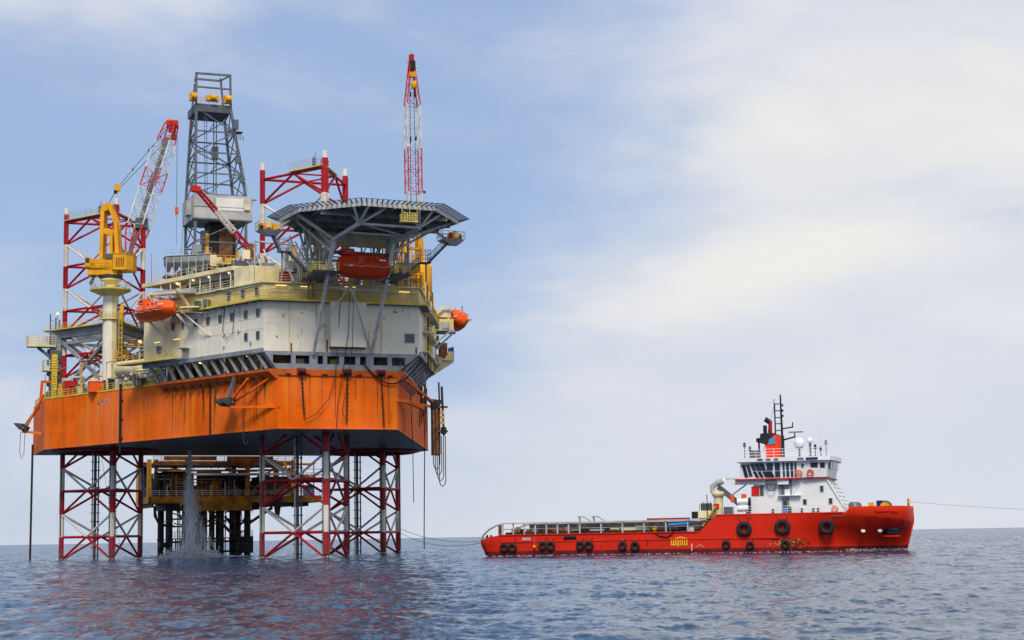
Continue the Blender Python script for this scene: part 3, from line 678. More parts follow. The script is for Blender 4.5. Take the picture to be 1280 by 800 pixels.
t_.beam((-5, 37, 45.6), (9, 37, 45.6), .4, 1.9, 'cream'); t_.beam((-5.5, 36.6, 42.6), (8, 36.6, 42.6), .25, .4, 'cream')
rt_ = random.Random(4)
for k in range(26):                                        # thicket of thin posts and braces beside the boat
    l = rt_.choice([rt_.uniform(-6.4, -2.8), rt_.uniform(5.2, 9.5)]); b = rt_.uniform(36.2, 43); t_.bar((l, b, 39.6), (l+rt_.uniform(-.3, .3), b, rt_.uniform(43, 47.2)), rt_.uniform(.06, .14), rt_.choice([S_, S_, 'grey_light', 'cream']), 6)
    if k % 2: t_.bar((l, b, rt_.uniform(39.8, 42)), (l+rt_.uniform(-2.4, 2.4), b-.5, rt_.uniform(44, 47)), .09, S_, 6)
for z in (41.5, 43.6): t_.bar((-6.2, 40, z), (-2.8, 41, z), .08, S_, 6); t_.bar((5.2, 41, z), (9.4, 40, z), .08, S_, 6)
for k in range(9): l = -5+k*1.6; t_.beam((l, 36.9, 44.6), (l, 36.9, 46.6), .12, .5, rt_.choice(['grey', 'cream', 'grey_light']))
t_.build('support_truss', hd)
m = MB()                                                   # long raking struts down to the block
for p, q, r in (((-3.8, 44, 39.3), (-3.75, 36.25, 29.0), .26), ((4.9, 44, 38.9), (4.95, 36.3, 29.4), .26), ((.3, 40.9, 38.3), (-3.5, 36.6, 31.6), .13), ((.5, 40.9, 38.3), (4.6, 36.5, 29.9), .16), ((-3.8, 41, 38), (4.9, 41, 38), .12)): m.bar(p, q, r, S_, 10)
m.build('raking_struts', hd)
for pos, sgn in (((-12.2, 44.2), -1), ((14.4, 44.4), 1)):   # fire monitor platforms with stairs
    m = MB(); x, b = pos; z = 45.0
    m.loft([[(x-1.7, b-1.2, z), (x+1.7, b-1.2, z), (x+1.7, b+1.2, z), (x-1.7, b+1.2, z)], [(x-.3, b-.6, z-.7), (x+1.0, b-.6, z-.7), (x+1.0, b+.6, z-.7), (x-.3, b+.6, z-.7)]], 'grey_light')
    m.rail([(x-1.7, b-1.2, z), (x+1.7, b-1.2, z), (x+1.7, b+1.2, z), (x-1.7, b+1.2, z)], 'rail_yellow', 1.15, .9, .04, 1, True)
    m.box((x+.5, b, z+.55), (.9, .8, 1.0), 'yellow'); m.beam((x, b, z-.2), (x-sgn*3.4, b-1, z+2), .25, .25, S_)
    m.box((x+sgn*.4, b+.9, z+.8), (.8, .1, .9), 'cream'); m.build('monitor_platform', hd)
    for dx, db, hh, mt in ((-.7, -.2, .95, 'boat_orange'), (-1.25, .2, .75, 'black'), (.1, .3, .95, 'boat_orange')):
        m = MB(); m.lathe((x+dx*(1 if sgn < 0 else -1), b+db, z+.05), [(.32, 0), (.32, hh), (.2, hh+.1)], mt, 12); m.build('foam_drum', hd)
    L1 = (x-sgn*(2.2 if sgn < 0 else 4.0), b-.4, 42.3 if sgn < 0 else 41.6); L2 = (x-sgn*(5.6 if sgn < 0 else 7.0), b-.4, 39.6)
    m = MB()
    for off in (-.4, .4):
        p0, p1 = (x-sgn*.2, b+off, 44.9), (L1[0]+sgn*.6, L1[1]+off, L1[2]); p2, p3 = (L1[0]-sgn*.6, L1[1]+off, L1[2]), (L2[0], L2[1]+off, L2[2])
        for p, q in ((p0, p1), (p2, p3)):
            m.beam(p, q, .09, .26, 'grey_dark'); m.bar(Vector(p)+Vector((0,0,1)), Vector(q)+Vector((0,0,1)), .04, 'grey_light', 5); m.bar(Vector(p)+Vector((0,0,.5)), Vector(q)+Vector((0,0,.5)), .03, 'grey_light', 5)
            for k in range(4): e = Vector(p).lerp(Vector(q), k/3); m.bar(e, e+Vector((0,0,1)), .03, 'grey_light', 5)
    for p, q in ((p0, p1), (p2, p3)):
        for k in range(1, 12): e = lerp(p, q, k/12); m.box((e[0], e[1]-.4, e[2]), (.24, .8, .05), 'grey_light')
    m.box((L1[0], L1[1], L1[2]-.05), (1.7, 1.5, .12), 'grey_dark'); m.rail([(L1[0]-.8, L1[1]-.7, L1[2]), (L1[0]+.8, L1[1]-.7, L1[2]), (L1[0]+.8, L1[1]+.7, L1[2]), (L1[0]-.8, L1[1]+.7, L1[2])], 'grey_light', 1.8, .8, .04, 2, True)
    m.bar((L1[0]+sgn*.3, L1[1], L1[2]), (L1[0]+sgn*.3, L1[1], 38.9), .14, 'grey', 8)
    m.build('stairs', hd)
m = MB(); x, b, z = 6.1, 55.4, 46.5                        # yellow access basket on the front edge
m.box((4.6, 54.4, 45.35), (2.3, 1.1, .12), 'pale_yellow'); m.rail([(3.5, 53.9, 45.4), (5.7, 53.9, 45.4), (5.7, 54.9, 45.4), (3.5, 54.9, 45.4)], 'pale_yellow', 1.1, .38, .05, 2, True)
for l in (3.5, 4.6, 5.7): m.bar((l, 54.9, 45.4), (l, 54.6, 48.2), .05, 'pale_yellow', 5)
m.build('access_basket', hd)
# boat platform under the helideck
m = MB()
for l0, l1 in ((-6.3, -2.6), (5.2, 7.9)):
    m.loft([[(l0, 45.4, 39.7), (l1, 45.4, 39.7), (l1, 37, 39.7), (l0+1, 37, 39.7)], [(l0+.2, 45.2, 39.4), (l1, 45.2, 39.4), (l1, 37.2, 39.4), (l0+1.2, 37.2, 39.4)]], 'grey_dark')
    m.rail([(l0, 45.3, 39.7), (l1, 45.3, 39.7)], 'pale_yellow', 1.1, .9, .04, 2); m.rail([(l0, 45.3, 39.7), (l0+.8, 39, 39.7)], 'pale_yellow', 1.1, 1.2, .04, 2)
for k in range(16):
    l = random.choice([random.uniform(-5.4, -3), random.uniform(5.5, 7.4)]); m.box((l, random.uniform(40, 44.8), 40.3), (.6, .6, random.uniform(.6, 1.6)), random.choice(['cream', 'pale_yellow', 'grey', 'rail_yellow', 'grey_dark']))
m.beam((-3, 43.6, 42.6), (5.4, 43.6, 42.5), .9, .35, 'grey_dark'); m.bar((-2.6, 43.6, 42.5), (-2.6, 43.6, 44.2), .2, S_, 6); m.bar((5.2, 43.6, 42.5), (5.2, 43.6, 44.2), .2, S_, 6)
m.build('boat_platform', rig)
# clutter of pipes and lockers on the roof deck behind the helideck
m = MB()
for k in range(46):
    l = random.uniform(-6, 12); b = random.uniform(24, 34); hh = random.uniform(.5, 2.6)
    m.box((l, b, 39.2+hh/2), (random.uniform(.4, 1.8), random.uniform(.4, 1.5), hh), random.choice(['cream', 'pale_yellow', 'rust', 'grey', 'red', 'white', 'beige', 'rail_yellow']))
for k in range(30):
    l = random.uniform(-7, 13); b = random.uniform(31, 35); m.bar((l, b, 39.2), (l, b, random.uniform(40.5, 45)), random.uniform(.05, .13), random.choice(['cream', 'pale_yellow', 'grey_light', 'white', 'yellow']), 6)
for k in range(10):
    z = random.uniform(39.8, 44); m.bar((random.uniform(-6, 0), 34, z), (random.uniform(4, 13), 34, z), .07, random.choice(['cream', 'grey_light', 'yellow']), 6)
m.build('deck_pipework', rig)
m = MB(); m.box((11.8, 31.5, 42.7), (3.4, 4.2, 1.3), 'crane_yellow'); m.rail([(9.8, 34.4, 39.3), (13.9, 33.6, 39.3)], 'yellow', 2.6, .55, .06, 4)
for k in range(5): m.box((10.2+k*.8, 34.2, 40.2), (.12, .3, 2.6), 'yellow')
m.box((11.6, 33, 40.6), (3.6, 2.0, .15), 'yellow'); m.build('yellow_access_frame', rig)

# ---- drill floor and cantilever
m = MB()
for sg in (-1, 1): m.beam((sg*7.2, 0, 40.5), (sg*7.2, -58, 40.5), 1.4, 6.5, 'grey')
m.box((0, -27, 43.6), (15, 50, .5), 'deck_steel'); m.box((0, -44, 52.7), (13.5, 13.5, 1.0), 'grey_dark'); m.box((0, -38.9, 48), (12, .5, 8.5), 'grey_light')
for sg in (-1, 1):
    for b in (-38, -50): m.beam((sg*6, b, 43), (sg*6, b, 53), 1.0, 1.0, 'grey')
    m.beam((sg*6, -38, 44), (sg*6, -50, 52), .5, .5, 'grey_light')
m.build('cantilever', rig)
m = MB(); m.box((-.6, -37.2, 53.6), (7.5, 2.4, .3), 'pale_yellow'); m.rail([(-4.3, -36.1, 53.7), (3.1, -36.1, 53.7)], 'yellow', 1.3, 1.0, .06, 2); m.box((-2.4, -36.0, 54.2), (3.4, .08, .9), 'pale_yellow'); m.box((1.2, -36, 54.2), (2.6, .08, .8), 'yellow')
for l in (-4, -1.4, 1.4, 3): m.beam((l, -36.2, 53.4), (l-1.2, -38.2, 49), .2, .2, 'grey_light')
m.build('drill_floor_rail', rig)
m = MB()                                                   # row of grey tanks and hoppers on the upper deck
for k in range(6):
    l = -14.6+k*1.25; b = -15.0; z = 49.2+k*.12
    m.loft([[(l-.6, b-1.3, z+1.3), (l+.6, b-1.3, z+1.3), (l+.6, b+1.3, z+1.3), (l-.6, b+1.3, z+1.3)], [(l-.58, b-1.3, z+.35), (l+.58, b-1.3, z+.35), (l+.58, b+1.3, z+.35), (l-.58, b+1.3, z+.35)], [(l-.15, b-.3, z-1.2), (l+.15, b-.3, z-1.2), (l+.15, b+.3, z-1.2), (l-.15, b+.3, z-1.2)]], 'grey')
    m.bar((l-.6, b+1.25, 43.8), (l-.6, b+1.25, z+1.2), .10, 'grey_light', 6)
m.box((-11.2, -15, 47.3), (8.4, 2.4, .3), 'rust'); m.box((-11.2, -15, 45.6), (8.0, 2.2, 2.6), 'grey_dark'); m.beam((-15.3, -15, 50.6), (-7.5, -15, 51.4), 2.7, .1, 'grey_light'); m.rail([(-15.3, -13.8, 50.7), (-7.5, -13.8, 51.5)], 'grey_light', 1.0, 1.2, .03, 1)
m.build('mud_hoppers', rig)
m = MB()
for k in range(34):
    l = random.uniform(-13, -2); b = random.uniform(16, 31); hh = random.uniform(.4, 1.8); m.box((l, b, 42.1+hh/2), (random.uniform(.5, 2.0), random.uniform(.5, 2.0), hh), random.choice(['grey_light', 'grey', 'cream', 'rust', 'galv', 'grey_dark', 'pale_yellow']))
m.prism([(-13, 29), (-18, 17), (-2, 12), (0, 31)], 41.0, 42.1, 'grey_light', 'deck_steel')
m.bar((-10.5, 29, 42), (-10.5, 29, 46.4), .14, 'grey_light', 6); m.bar((-4.2, 29, 42), (-4.2, 29, 46.2), .12, 'grey_light', 6); m.bar((-10.5, 29, 46.2), (-4.2, 29, 45.9), .14, 'grey_light', 6)
for x in (-9, -7.5): m.beam((x, 28, 42), (x-1.2, 27, 45.4), .16, .16, 'white')
m.build('pipe_deck', rig)
m = MB(); m.box((-7.0, 33.6, 40.1), (1.7, 1.6, 1.9), 'red'); m.beam((-6, 33.8, 40.7), (-2.6, 34.6, 39.5), .28, .28, 'red'); m.beam((-6, 33.8, 39.5), (-3.5, 34.4, 40.2), .2, .2, 'red'); m.beam((-6.1, 33.8, 41.0), (-1.0, 34.0, 42.4), .25, .25, 'red'); m.build('winch_house', rig)

m = MB(); rc = random.Random(21)
for k in range(70):                                        # pipes, skids and boxes round the stern leg
    b = rc.uniform(-34, -4); l = -(hull_l(b)-rc.uniform(1.5, 9)); hh = rc.uniform(.5, 3.0)
    m.box((l, b, ZD+hh/2), (rc.uniform(.3, 1.6), rc.uniform(.3, 1.6), hh), rc.choice(['grey', 'grey_dark', 'cream', 'rust', 'yellow', 'white', 'red', 'galv', 'beige', 'dark_void']))
for k in range(60):
    b = rc.uniform(-34, 4); l = -(hull_l(b)-rc.uniform(1, 9)); z = rc.uniform(27.5, 34); q = rc.uniform(1, 6)
    m.bar((l, b, z), (l+rc.uniform(-1, 3), b+q, z), rc.uniform(.05, .14), rc.choice(['cream', 'grey_light', 'yellow', 'rust', 'grey', 'white']), 6)
    m.bar((l, b, ZD), (l, b, z), rc.uniform(.04, .1), rc.choice(['cream', 'grey_light', 'yellow', 'grey']), 6)
for z in (31.0, 35.0):
    m.box((-21, -13.5, z), (8, 2.0, .12), 'rail_yellow'); m.rail([(-25, -12.5, z), (-17, -12.5, z)], 'yellow', 1.1, 1.0, .045, 2)
m.build('stern_pipework', rig)
for k in range(60):                                        # machinery on the cantilever below the drill floor
    l = rc.uniform(-9, 7); b = rc.uniform(-38, -12); z = rc.choice([43.9, 43.9, 47.5, 50.5]); hh = rc.uniform(.5, 3.5)
    m = MB(); m.box((l, b, z+hh/2), (rc.uniform(.3, 1.6), rc.uniform(.3, 1.6), hh), rc.choice(['grey', 'grey_dark', 'cream', 'rust', 'yellow', 'galv', 'galv', 'grey_light'])); m.bar((l-.2, b, z+hh), (l-.2, b, z+hh+.3), .15, 'grey', 8); m.build('equipment_box', rig)
m = MB()
for k in range(40):
    l = rc.uniform(-9, 7); z = rc.uniform(44, 53); m.bar((l, -36.5, z), (l+rc.uniform(1, 5), -36.5, z+rc.uniform(-1, 1)), rc.uniform(.05, .13), rc.choice(['grey_light', 'grey', 'cream', 'yellow']), 6); m.bar((l, -36.4, 44), (l, -36.4, z), rc.uniform(.05, .12), rc.choice(['grey_light', 'grey', 'cream']), 6)
m.build('cantilever_pipework', rig)

# ================================================================== DERRICK
der = thing('drilling_derrick', 'tall grey lattice derrick with a wind wall halfway up and yellow crown blocks', 'derrick', (0, -44, 53.2))
FB, KB = -39.3, -48.7
FLl = lambda z: (-5.05+.1*(z-55)/35, FB, z)
def FRl(z): return (4.55, FB, z) if z < 67 else ((4.5-3.0*(z-67)/17, FB, z) if z < 84 else (1.45, FB, z))
BLl = lambda z: (-4.9+1.0*(max(0, z-67))/18, KB, z)
BRl = lambda z: (4.6 if z < 67 else 4.4-2.7*(z-67)/24, KB, z)
LEGF = (FLl, FRl, BRl, BLl)
lv = [53.2, 58, 62.6, 67, 71, 75, 79, 83.4]
for L, tp in zip(LEGF, (FLl(90), FRl(90.3), (1.7, KB, 92), (-3.3, KB, 90.5))):
    m = MB()
    for za, zb in zip(lv[:-1], lv[1:]): m.beam(L(za), L(zb), .46, .46, 'galv')
    m.beam(L(83.4), tp, .36, .36, 'galv'); m.build('corner_leg', der)
m = MB()
for i in range(4):
    A, Bq = LEGF[i], LEGF[(i+1) % 4]
    for k, z in enumerate(lv): m.beam(A(z), Bq(z), .24, .24, 'galv')
    for k in range(len(lv)-1):
        za, zb = lv[k], lv[k+1]
        if 1 < k < 3: continue
        if k == 0 and i == 0: continue
        if i in (0, 2):
            if k % 2: m.beam(A(za), Bq(zb), .2, .2, 'galv')
            else: m.beam(Bq(za), A(zb), .2, .2, 'galv')
        else: m.beam(A(za), Bq(zb), .17, .17, 'galv'); m.beam(Bq(za), A(zb), .17, .17, 'galv')
for za in (69, 73, 77, 81): m.beam(lerp(FLl(za), FRl(za), .5), lerp(BLl(za), BRl(za), .5), .1, .1, 'galv')
for dx in (.0, .45): m.bar((-3.2+dx, FB-.3, 67), (-3.4+dx, FB-.3, 84), .06, 'galv', 5)
for k in range(22): m.bar((-3.2, FB-.3, 67.2+k*.75), (-2.75, FB-.3, 67.2+k*.75), .04, 'galv', 4)
m.build('bracing', der)
m = MB()                                                   # wind wall box
wl = [(-5.35, FB+.35), (5.75, FB+.35), (5.2, KB-.3), (-5.5, KB-.3)]
m.prism(wl, 62.3, 66.9, 'grey_light'); m.box((-1.3+2.7, FB+.40, 65.2), (5.2, .06, 2.4), 'white'); m.box((4.6, FB+.5, 64.7), (1.0, .5, .9), 'cream'); m.box((-.2, FB+.42, 64.6), (10.8, .05, .12), 'grey')
m.box((0, FB+.2, 62.2), (11.2, .7, .3), 'grey_dark'); m.box((-5.75, -42.5, 64.6), (.8, 2.5, 2.6), 'grey_light'); m.box((5.9, FB+.9, 66.2), (.8, .6, .2), 'grey'); m.build('wind_wall', der)
m = MB(); m.box((0.6, -44, 58.3), (4.8, 4.5, 8.4), 'plat_dark'); m.box((1.2, -41.6, 57.6), (2.6, .4, 6.6), 'wood_brown'); m.box((-3.0, -41, 57.5), (1.2, 1.2, 5.5), 'grey_dark'); m.bar((-2.6, -40, 54), (-2.6, -40, 59.6), .35, 'yellow', 8); m.bar((-.6, -44, 63), (-.6, -44, 83), .1, 'grey_dark', 6); m.bar((-.1, -44, 63), (-.1, -44, 83), .1, 'grey_dark', 6); m.box((-.35, -44, 76), (1.1, 1.0, 2.4), 'galv'); m.build('top_drive', der)
m = MB()                                                   # monkey board
m.box((2.6, FB-1.5, 79.5), (3.0, 1.6, .2), 'grey_dark'); m.box((2.4, FB+.3, 80.6), (1.1, .7, 1.8), 'grey_dark'); m.rail([(1.4, FB+.2, 78), (4.0, FB+.2, 77.5)], 'galv', 1.0, .7, .04); m.box((2.9, FB+.3, 73.6), (1.0, .6, .8), 'grey_dark'); m.box((3.7, FB+.3, 70), (.9, .6, 1.0), 'grey_dark'); m.build('monkey_board', der)
m = MB()                                                   # crown
m.box((-1.9, -42.5, 83.4), (6.6, 7.0, 1.5), 'grey_dark'); m.beam((-5.2, FB, 90), (1.6, FB, 90.1), .3, .36, 'galv'); m.beam((-3.3, KB, 91.5), (1.9, KB, 91.5), .3, .36, 'galv'); m.beam((-5.0, FB, 87.4), (1.5, FB, 87.4), .28, .3, 'galv'); m.beam(FLl(90), (-3.3, KB, 91), .25, .25, 'galv'); m.beam((1.5, FB, 90.1), (1.8, KB, 91.6), .25, .25, 'galv')
m.rail([(-5.0, FB+.2, 84.3), (1.4, FB+.2, 84.3)], 'yellow', 1.1, .8, .04, 2); m.build('crown', der)
for l in (-5.6, .9, -2.0): 
    m = MB(); m.box((l, FB+.3, 85.3), (1.3 if l != -2 else 2.2, 1.1, 1.5 if l != -2 else .9), 'crane_yellow'); m.bar((l-.5, FB+.9, 85.3), (l+.5, FB+.9, 85.3), .6, 'yellow', 12); m.build('crown_block', der)
m = MB()
m.tube([(-5.6, FB, 84.5), (-6.9, FB+1, 68), (-8.2, FB+3, 55)], .035, 'cable', 4); m.tube([(1.6, FB, 84.5), (3.2, FB, 76), (4.8, FB, 68)], .035, 'cable', 4); m.build('guy_line', der)

# ================================================================== CRANES
def local(t):
    M = WORLD[t.name]; return lambda v: M @ Vector(v)
def redwhite(i): return 'bright_red' if (i//2) % 2 == 0 else 'leg_white'
# starboard pedestal crane; its frame is turned square to the world
c1 = thing('pedestal_crane', 'yellow deck crane on a white pedestal, its long boom raised over the jack house', 'crane', (-65.75, 275.5, 26.8), space=WW, rot=0)
s1 = local(c1)
m = MB(s1); m.bar((0, 0, 0), (0, 0, 17.3), 1.18, 'house_white', 20); m.bar((0, 0, 17.2), (0, 0, 19.3), 1.0, 'pale_yellow', 16, cap=True); m.lathe((0, 0, 18.3), [(1.0, 0), (1.7, .3), (1.7, .55), (1.0, .6)], 'pale_yellow', 20)
for dx in (-.3, .3): m.bar((.9+dx*.9, -1.05, 0), (.9+dx*.9, -1.05, 17), .06, 'pale_yellow', 5)
for k in range(40): m.bar((.62, -1.05, .4+k*.42), (1.18, -1.05, .4+k*.42), .035, 'pale_yellow', 4)
m.box((1.9, 0, 5.8), (1.9, 2.4, .12), 'yellow'); m.rail([(1.0, -1.2, 5.9), (2.8, -1.2, 5.9), (2.8, 1.2, 5.9)], 'yellow', 1.1, .6, .05); m.box((0, 0, 12.2), (2.9, 2.9, .12), 'pale_yellow'); m.rail([(-1.45, -1.45, 12.2), (1.45, -1.45, 12.2), (1.45, 1.45, 12.2), (-1.45, 1.45, 12.2)], 'pale_yellow', 1.1, .6, .045, 2, True)
m.box((2.1, -.6, 13.2), (.5, .5, 2.6), 'yellow'); [m.bar((1.75+.5*(q % 2), -1.0-.4*(q//2), 6.2), (1.75+.5*(q % 2), -1.0-.4*(q//2), 13.5), .05, 'rail_yellow', 5) for q in range(4)]; [m.torus((2.0, -1.2, 6.6+q*.8), .36, .04, 'rail_yellow', (0, 0, 1), 10, 4) for q in range(9)]
ped = m.build('pedestal', c1)
m = MB(s1); m.lathe((0, 0, 16.3), [(1.2, -.3), (3.3, .6), (3.35, .85), (1.2, .9)], 'pale_yellow', 20, False)
rr = [(3.25*math.cos(2*math.pi*k/14), 3.25*math.sin(2*math.pi*k/14), 17.2) for k in range(14)]; m.rail(rr, 'cream', 1.1, 1.4, .04, 2, True); m.build('ring_platform', ped)
m = MB(s1)
m.loft([[(-3.7, -1.9, 20.5), (.6, -1.9, 20.2), (.6, 2.0, 20.2), (-3.7, 2.0, 20.5)], [(-3.8, -2.0, 21.9), (.6, -2.0, 22.0), (.6, 2.1, 22.0), (-3.8, 2.1, 21.9)]], 'crane_yellow')
m.prism([(.3, -1.5), (1.0, -2.5), (3.0, -2.3), (3.9, -1.0), (3.9, 1.6), (.3, 2.0)], 20.1, 22.7, 'crane_yellow'); m.prism([(.3, -1.6), (1.0, -2.6), (3.05, -2.4), (4.0, -1.0), (4.0, 1.6), (.3, 2.1)], 22.7, 22.82, 'yellow')
m.box((-1.5, -1.95, 21.2), (3.6, .08, .12), 'yellow'); m.box((-1.0, -1.98, 20.9), (2.4, .06, .9), 'yellow'); m.rail([(-3.7, -2.2, 20.4), (.4, -2.2, 20.3)], 'yellow', 1.0, .9, .035, 1)
m.box((-1.0, -.3, 19.8), (4.8, 3.2, .8), 'crane_yellow'); m.lathe((0, 0, 18.7), [(1.0, .0), (1.9, .35), (2.0, .8)], 'grey_dark', 18)
for k in range(5): m.box((1.5+k*.28, -2.47+.028*k, 21.3), (.14, .08, 1.5), 'rust', .1)
m.box((-3.3, -1.9, 21.4), (.9, .6, 1.5), 'yellow'); m.box((-3.3, -2.23, 21.7), (.6, .06, .7), 'window_dark'); m.box((0.2, -2.0, 22.4), (1.4, .5, .7), 'grey_dark'); m.box((3.2, -1.0, 22.9), (1.2, .8, .5), 'grey_dark'); m.bar((-2.4, -1.2, 19.4), (-2.9, -1.5, 17.9), .3, 'grey_dark', 8)
m.build('machinery_house', c1)
m = MB(s1)                                                 # A-frame gantry
for y in (-.9, .9):
    m.beam((-1.35, y, 22.3), (-1.2, y, 30.5), .75, .6, 'crane_yellow'); m.beam((1.35, y, 22.3), (1.0, y, 28), 1.0, .6, 'crane_yellow'); m.beam((1.0, y, 28), (-.1, y, 31), .7, .6, 'crane_yellow'); m.beam((-1.2, y, 30.3), (0, y, 31), .5, .9, 'crane_yellow')
    m.beam((-1.3, y, 26.8), (1.2, y, 26.4), .4, .9, 'crane_yellow'); m.beam((.3, y, 22.3), (.3, y, 26.6), .9, .5, 'crane_yellow')
m.box((-.5, 0, 30.7), (1.7, 2.2, .9), 'yellow'); m.bar((-.4, -1.0, 31.3), (-.4, 1.0, 31.3), .35, 'crane_yellow', 12)
for z in (24, 25, 26, 28, 29): m.beam((-1.3, -.9, z), (-1.3, .9, z), .15, .15, 'yellow')
m.build('gantry', c1)
BA, BT = (3.0, 0, 22.8), (8.8, 5.0, 46.0)
m = MB(s1)
m.lattice(BA, BT, 14, lambda t: 1.0+min(1, t*6)*1.9-max(0, t-.78)*4.6, lambda t: 1.0+min(1, t*6)*1.3-max(0, t-.78)*5.2, lambda i: ['bright_red', 'bright_red', 'bright_red', 'leg_white', 'leg_white', 'leg_white', 'leg_white', 'bright_red', 'bright_red', 'leg_white', 'leg_white', 'leg_white', 'bright_red', 'bright_red'][i], .12, .04, (1, -.3, 0))
m.beam(lerp(BA, BT, .02), lerp(BA, BT, .9), .7, .12, 'grey_dark', (.2, 1, 0)); m.box((4.8, 1.0, 28.2), (2.0, 1.6, 1.7), 'grey_dark', .3)
bm_ = m.build('boom', c1)
m = MB(s1); m.box((8.9, 5.0, 46.1), (1.9, 1.0, .9), 'bright_red'); m.bar((9.3, 4.6, 45.8), (9.3, 5.4, 45.8), .6, 'bright_red', 12); m.box((8.5, 5, 46.7), (.8, .7, .3), 'yellow'); m.box((8.9, 5, 45.0), (1.2, .7, .8), 'red'); m.box((9.1, 5, 43.9), (.6, .5, 1.3), 'rust'); m.build('boom_head', bm_)
m = MB(s1)
m.tube([(-.5, -.5, 31.2), (.9, .2, 34.2)], .06, 'cable', 5); m.tube([(.9, .2, 34.2), (8.2, 4.5, 45.2)], .05, 'cable', 5); m.tube([(1.1, .7, 34.2), (7.0, 4.6, 42.0)], .05, 'cable', 5)
for t in (.3, .62, .85): p = lerp((.9, .2, 34.2), (8.2, 4.5, 45.2), t); m.box(p, (.2, .2, .35), 'black')
m.build('pendant_line', c1)
m = MB(s1); m.box((.9, .2, 34.2), (.9, .7, 1.1), 'crane_yellow', .3); m.box((.6, .2, 33.5), (.5, .5, .6), 'black'); m.build('pendant_block', c1)
m = MB(s1); m.bar((9.75, 5, 45.6), (9.75, 5, 31.6), .045, 'cable', 5); m.bar((9.75, 5, 30.6), (9.75, 5, 25.2), .03, 'cable', 5); m.build('hoist_line', c1)
m = MB(s1); m.box((9.75, 5, 31.2), (.5, .5, 1.0), 'boat_orange'); m.torus((9.75, 5, 30.4), .22, .08, 'yellow', (0, 1, 0), 12, 6); m.build('hook_block', c1)

# port crane behind the helideck
c2 = thing('pedestal_crane', 'crane with its red and white lattice boom standing upright behind the helideck', 'crane', (24.8, -3, 26.8))
m = MB(); m.bar((24.8, -3, 26.8), (24.8, -3, 45), 1.2, 'crane_yellow', 20); m.lathe((24.8, -3, 43.2), [(1.2, -.4), (3.3, .6), (3.3, .9), (1.2, 1)], 'pale_yellow', 18, False); m.build('pedestal', c2)
m = MB(); m.lathe((26.6, -3, 42.6), [(1.2, 0), (1.75, .5), (1.8, 6.2), (1.5, 7.0), (.6, 7.4)], 'crane_yellow', 20); m.box((24.2, -3, 48.0), (3.0, 3.4, 2.6), 'crane_yellow'); m.rail([(23, -1.2, 45.2), (26.4, -1.0, 45.2)], 'yellow', 1.1, .7, .05, 2); m.box((24.6, -1.2, 45.1), (3.6, 1.0, .15), 'pale_yellow')
for k in range(5): m.bar((23.2+k*.8, -.9, 41.5), (23.2+k*.8, -.9, 46.2), .07, 'yellow', 5)
m.build('machinery_house', c2)
m = MB()
for l in (23.5, 26.3):
    m.beam((l, -1.6, 49.4), (l, -3.4, 57.5), .6, .7, 'crane_yellow'); m.beam((l, -5, 49.4), (l, -3.6, 57.5), .5, .6, 'crane_yellow')
for z in (52, 54.5, 57): m.beam((23.5, -2.6, z), (26.3, -2.6, z), .35, .4, 'crane_yellow')
m.build('gantry', c2)
def c2m(i): return ['yellow', 'yellow', 'leg_white', 'leg_white', 'leg_white', 'leg_white', 'bright_red', 'bright_red', 'bright_red', 'bright_red', 'leg_white', 'leg_white', 'leg_white', 'leg_white', 'bright_red', 'bright_red', 'bright_red', 'bright_red'][i]
m = MB(); m.lattice((24.9, -1.6, 50.0), (25.0, -2.6, 85.0), 18, lambda t: 1.3+min(1, t*7)*1.15-max(0, t-.77)*7.6, lambda t: 1.0+min(1, t*7)*.9-max(0, t-.77)*5, c2m, .11, .045, (1, 0, 0))
for l in (24.4, 25.5): m.bar((l, -1.9, 54), (l+ (.2 if l < 25 else -.25), -2.5, 84), .06, 'cable', 5)
for l, z in ((24.45, 71), (25.45, 71.3), (24.5, 79), (25.4, 79)): m.box((l, -1.9, z), (.22, .22, .9), 'black')
m.box((26.6, -1.6, 61.8), (.7, .4, .4), 'rust'); b2 = m.build('boom', c2)
m = MB(); m.beam((24.9, -2.6, 83.4), (25.0, -2.6, 86.3), .9, .7, 'red'); m.box((25, -2.2, 84.3), (.9, .7, 1.6), 'black'); m.box((25.0, -2.2, 82.6), (1.2, .8, .8), 'crane_yellow'); m.bar((24.0, -2.6, 84.9), (26.0, -2.6, 84.7), .06, 'red', 5); m.bar((25, -2.6, 86), (25, -2.6, 87.2), .05, 'red', 5, r2=.01); m.box((25.8, -2.4, 84.2), (.3, .3, .3), 'white'); m.build('boom_head', b2)
m = MB(); m.sphere((25.1, -1.6, 80.6), .55, 'crane_yellow', 8, (1, 1, 1.5)); m.bar((25.1, -1.6, 79.8), (25.1, -1.6, 78.4), .12, 'navy', 6); m.box((24.9, -1.2, 58.2), (1.6, .9, .9), 'crane_yellow'); m.build('hook_block', c2)

# small knuckle boom lying against the derrick
c3 = thing('boom_crane', 'short red and white lattice boom slanting down across the foot of the derrick', 'crane', (1.0, -20, 43.9))
m = MB(); m.bar((1.4, -20, 43.9), (1.4, -20, 51.9), .7, 'grey_light', 14); m.lathe((1.4, -20, 51.7), [(.7, 0), (1.1, .2), (1.1, .9), (.6, 1.0)], 'grey', 14); m.build('pedestal', c3)
m = MB(); m.lattice((1.1, -20, 52.9), (-8.7, -20, 63.7), 12, lambda t: 1.2-.5*t, lambda t: .9-.4*t, lambda i: ['red', 'red', 'red', 'red', 'leg_white', 'leg_white', 'leg_white', 'leg_white', 'red', 'red', 'red', 'red'][i], .12, .055, (0, 1, 0)); b3 = m.build('boom', c3)
m = MB(); m.box((-9.0, -20, 63.8), (1.6, 1.0, .9), 'bright_red'); m.bar((-9.4, -20.4, 63.7), (-9.4, -19.6, 63.7), .5, 'red', 12); m.build('boom_head', b3)

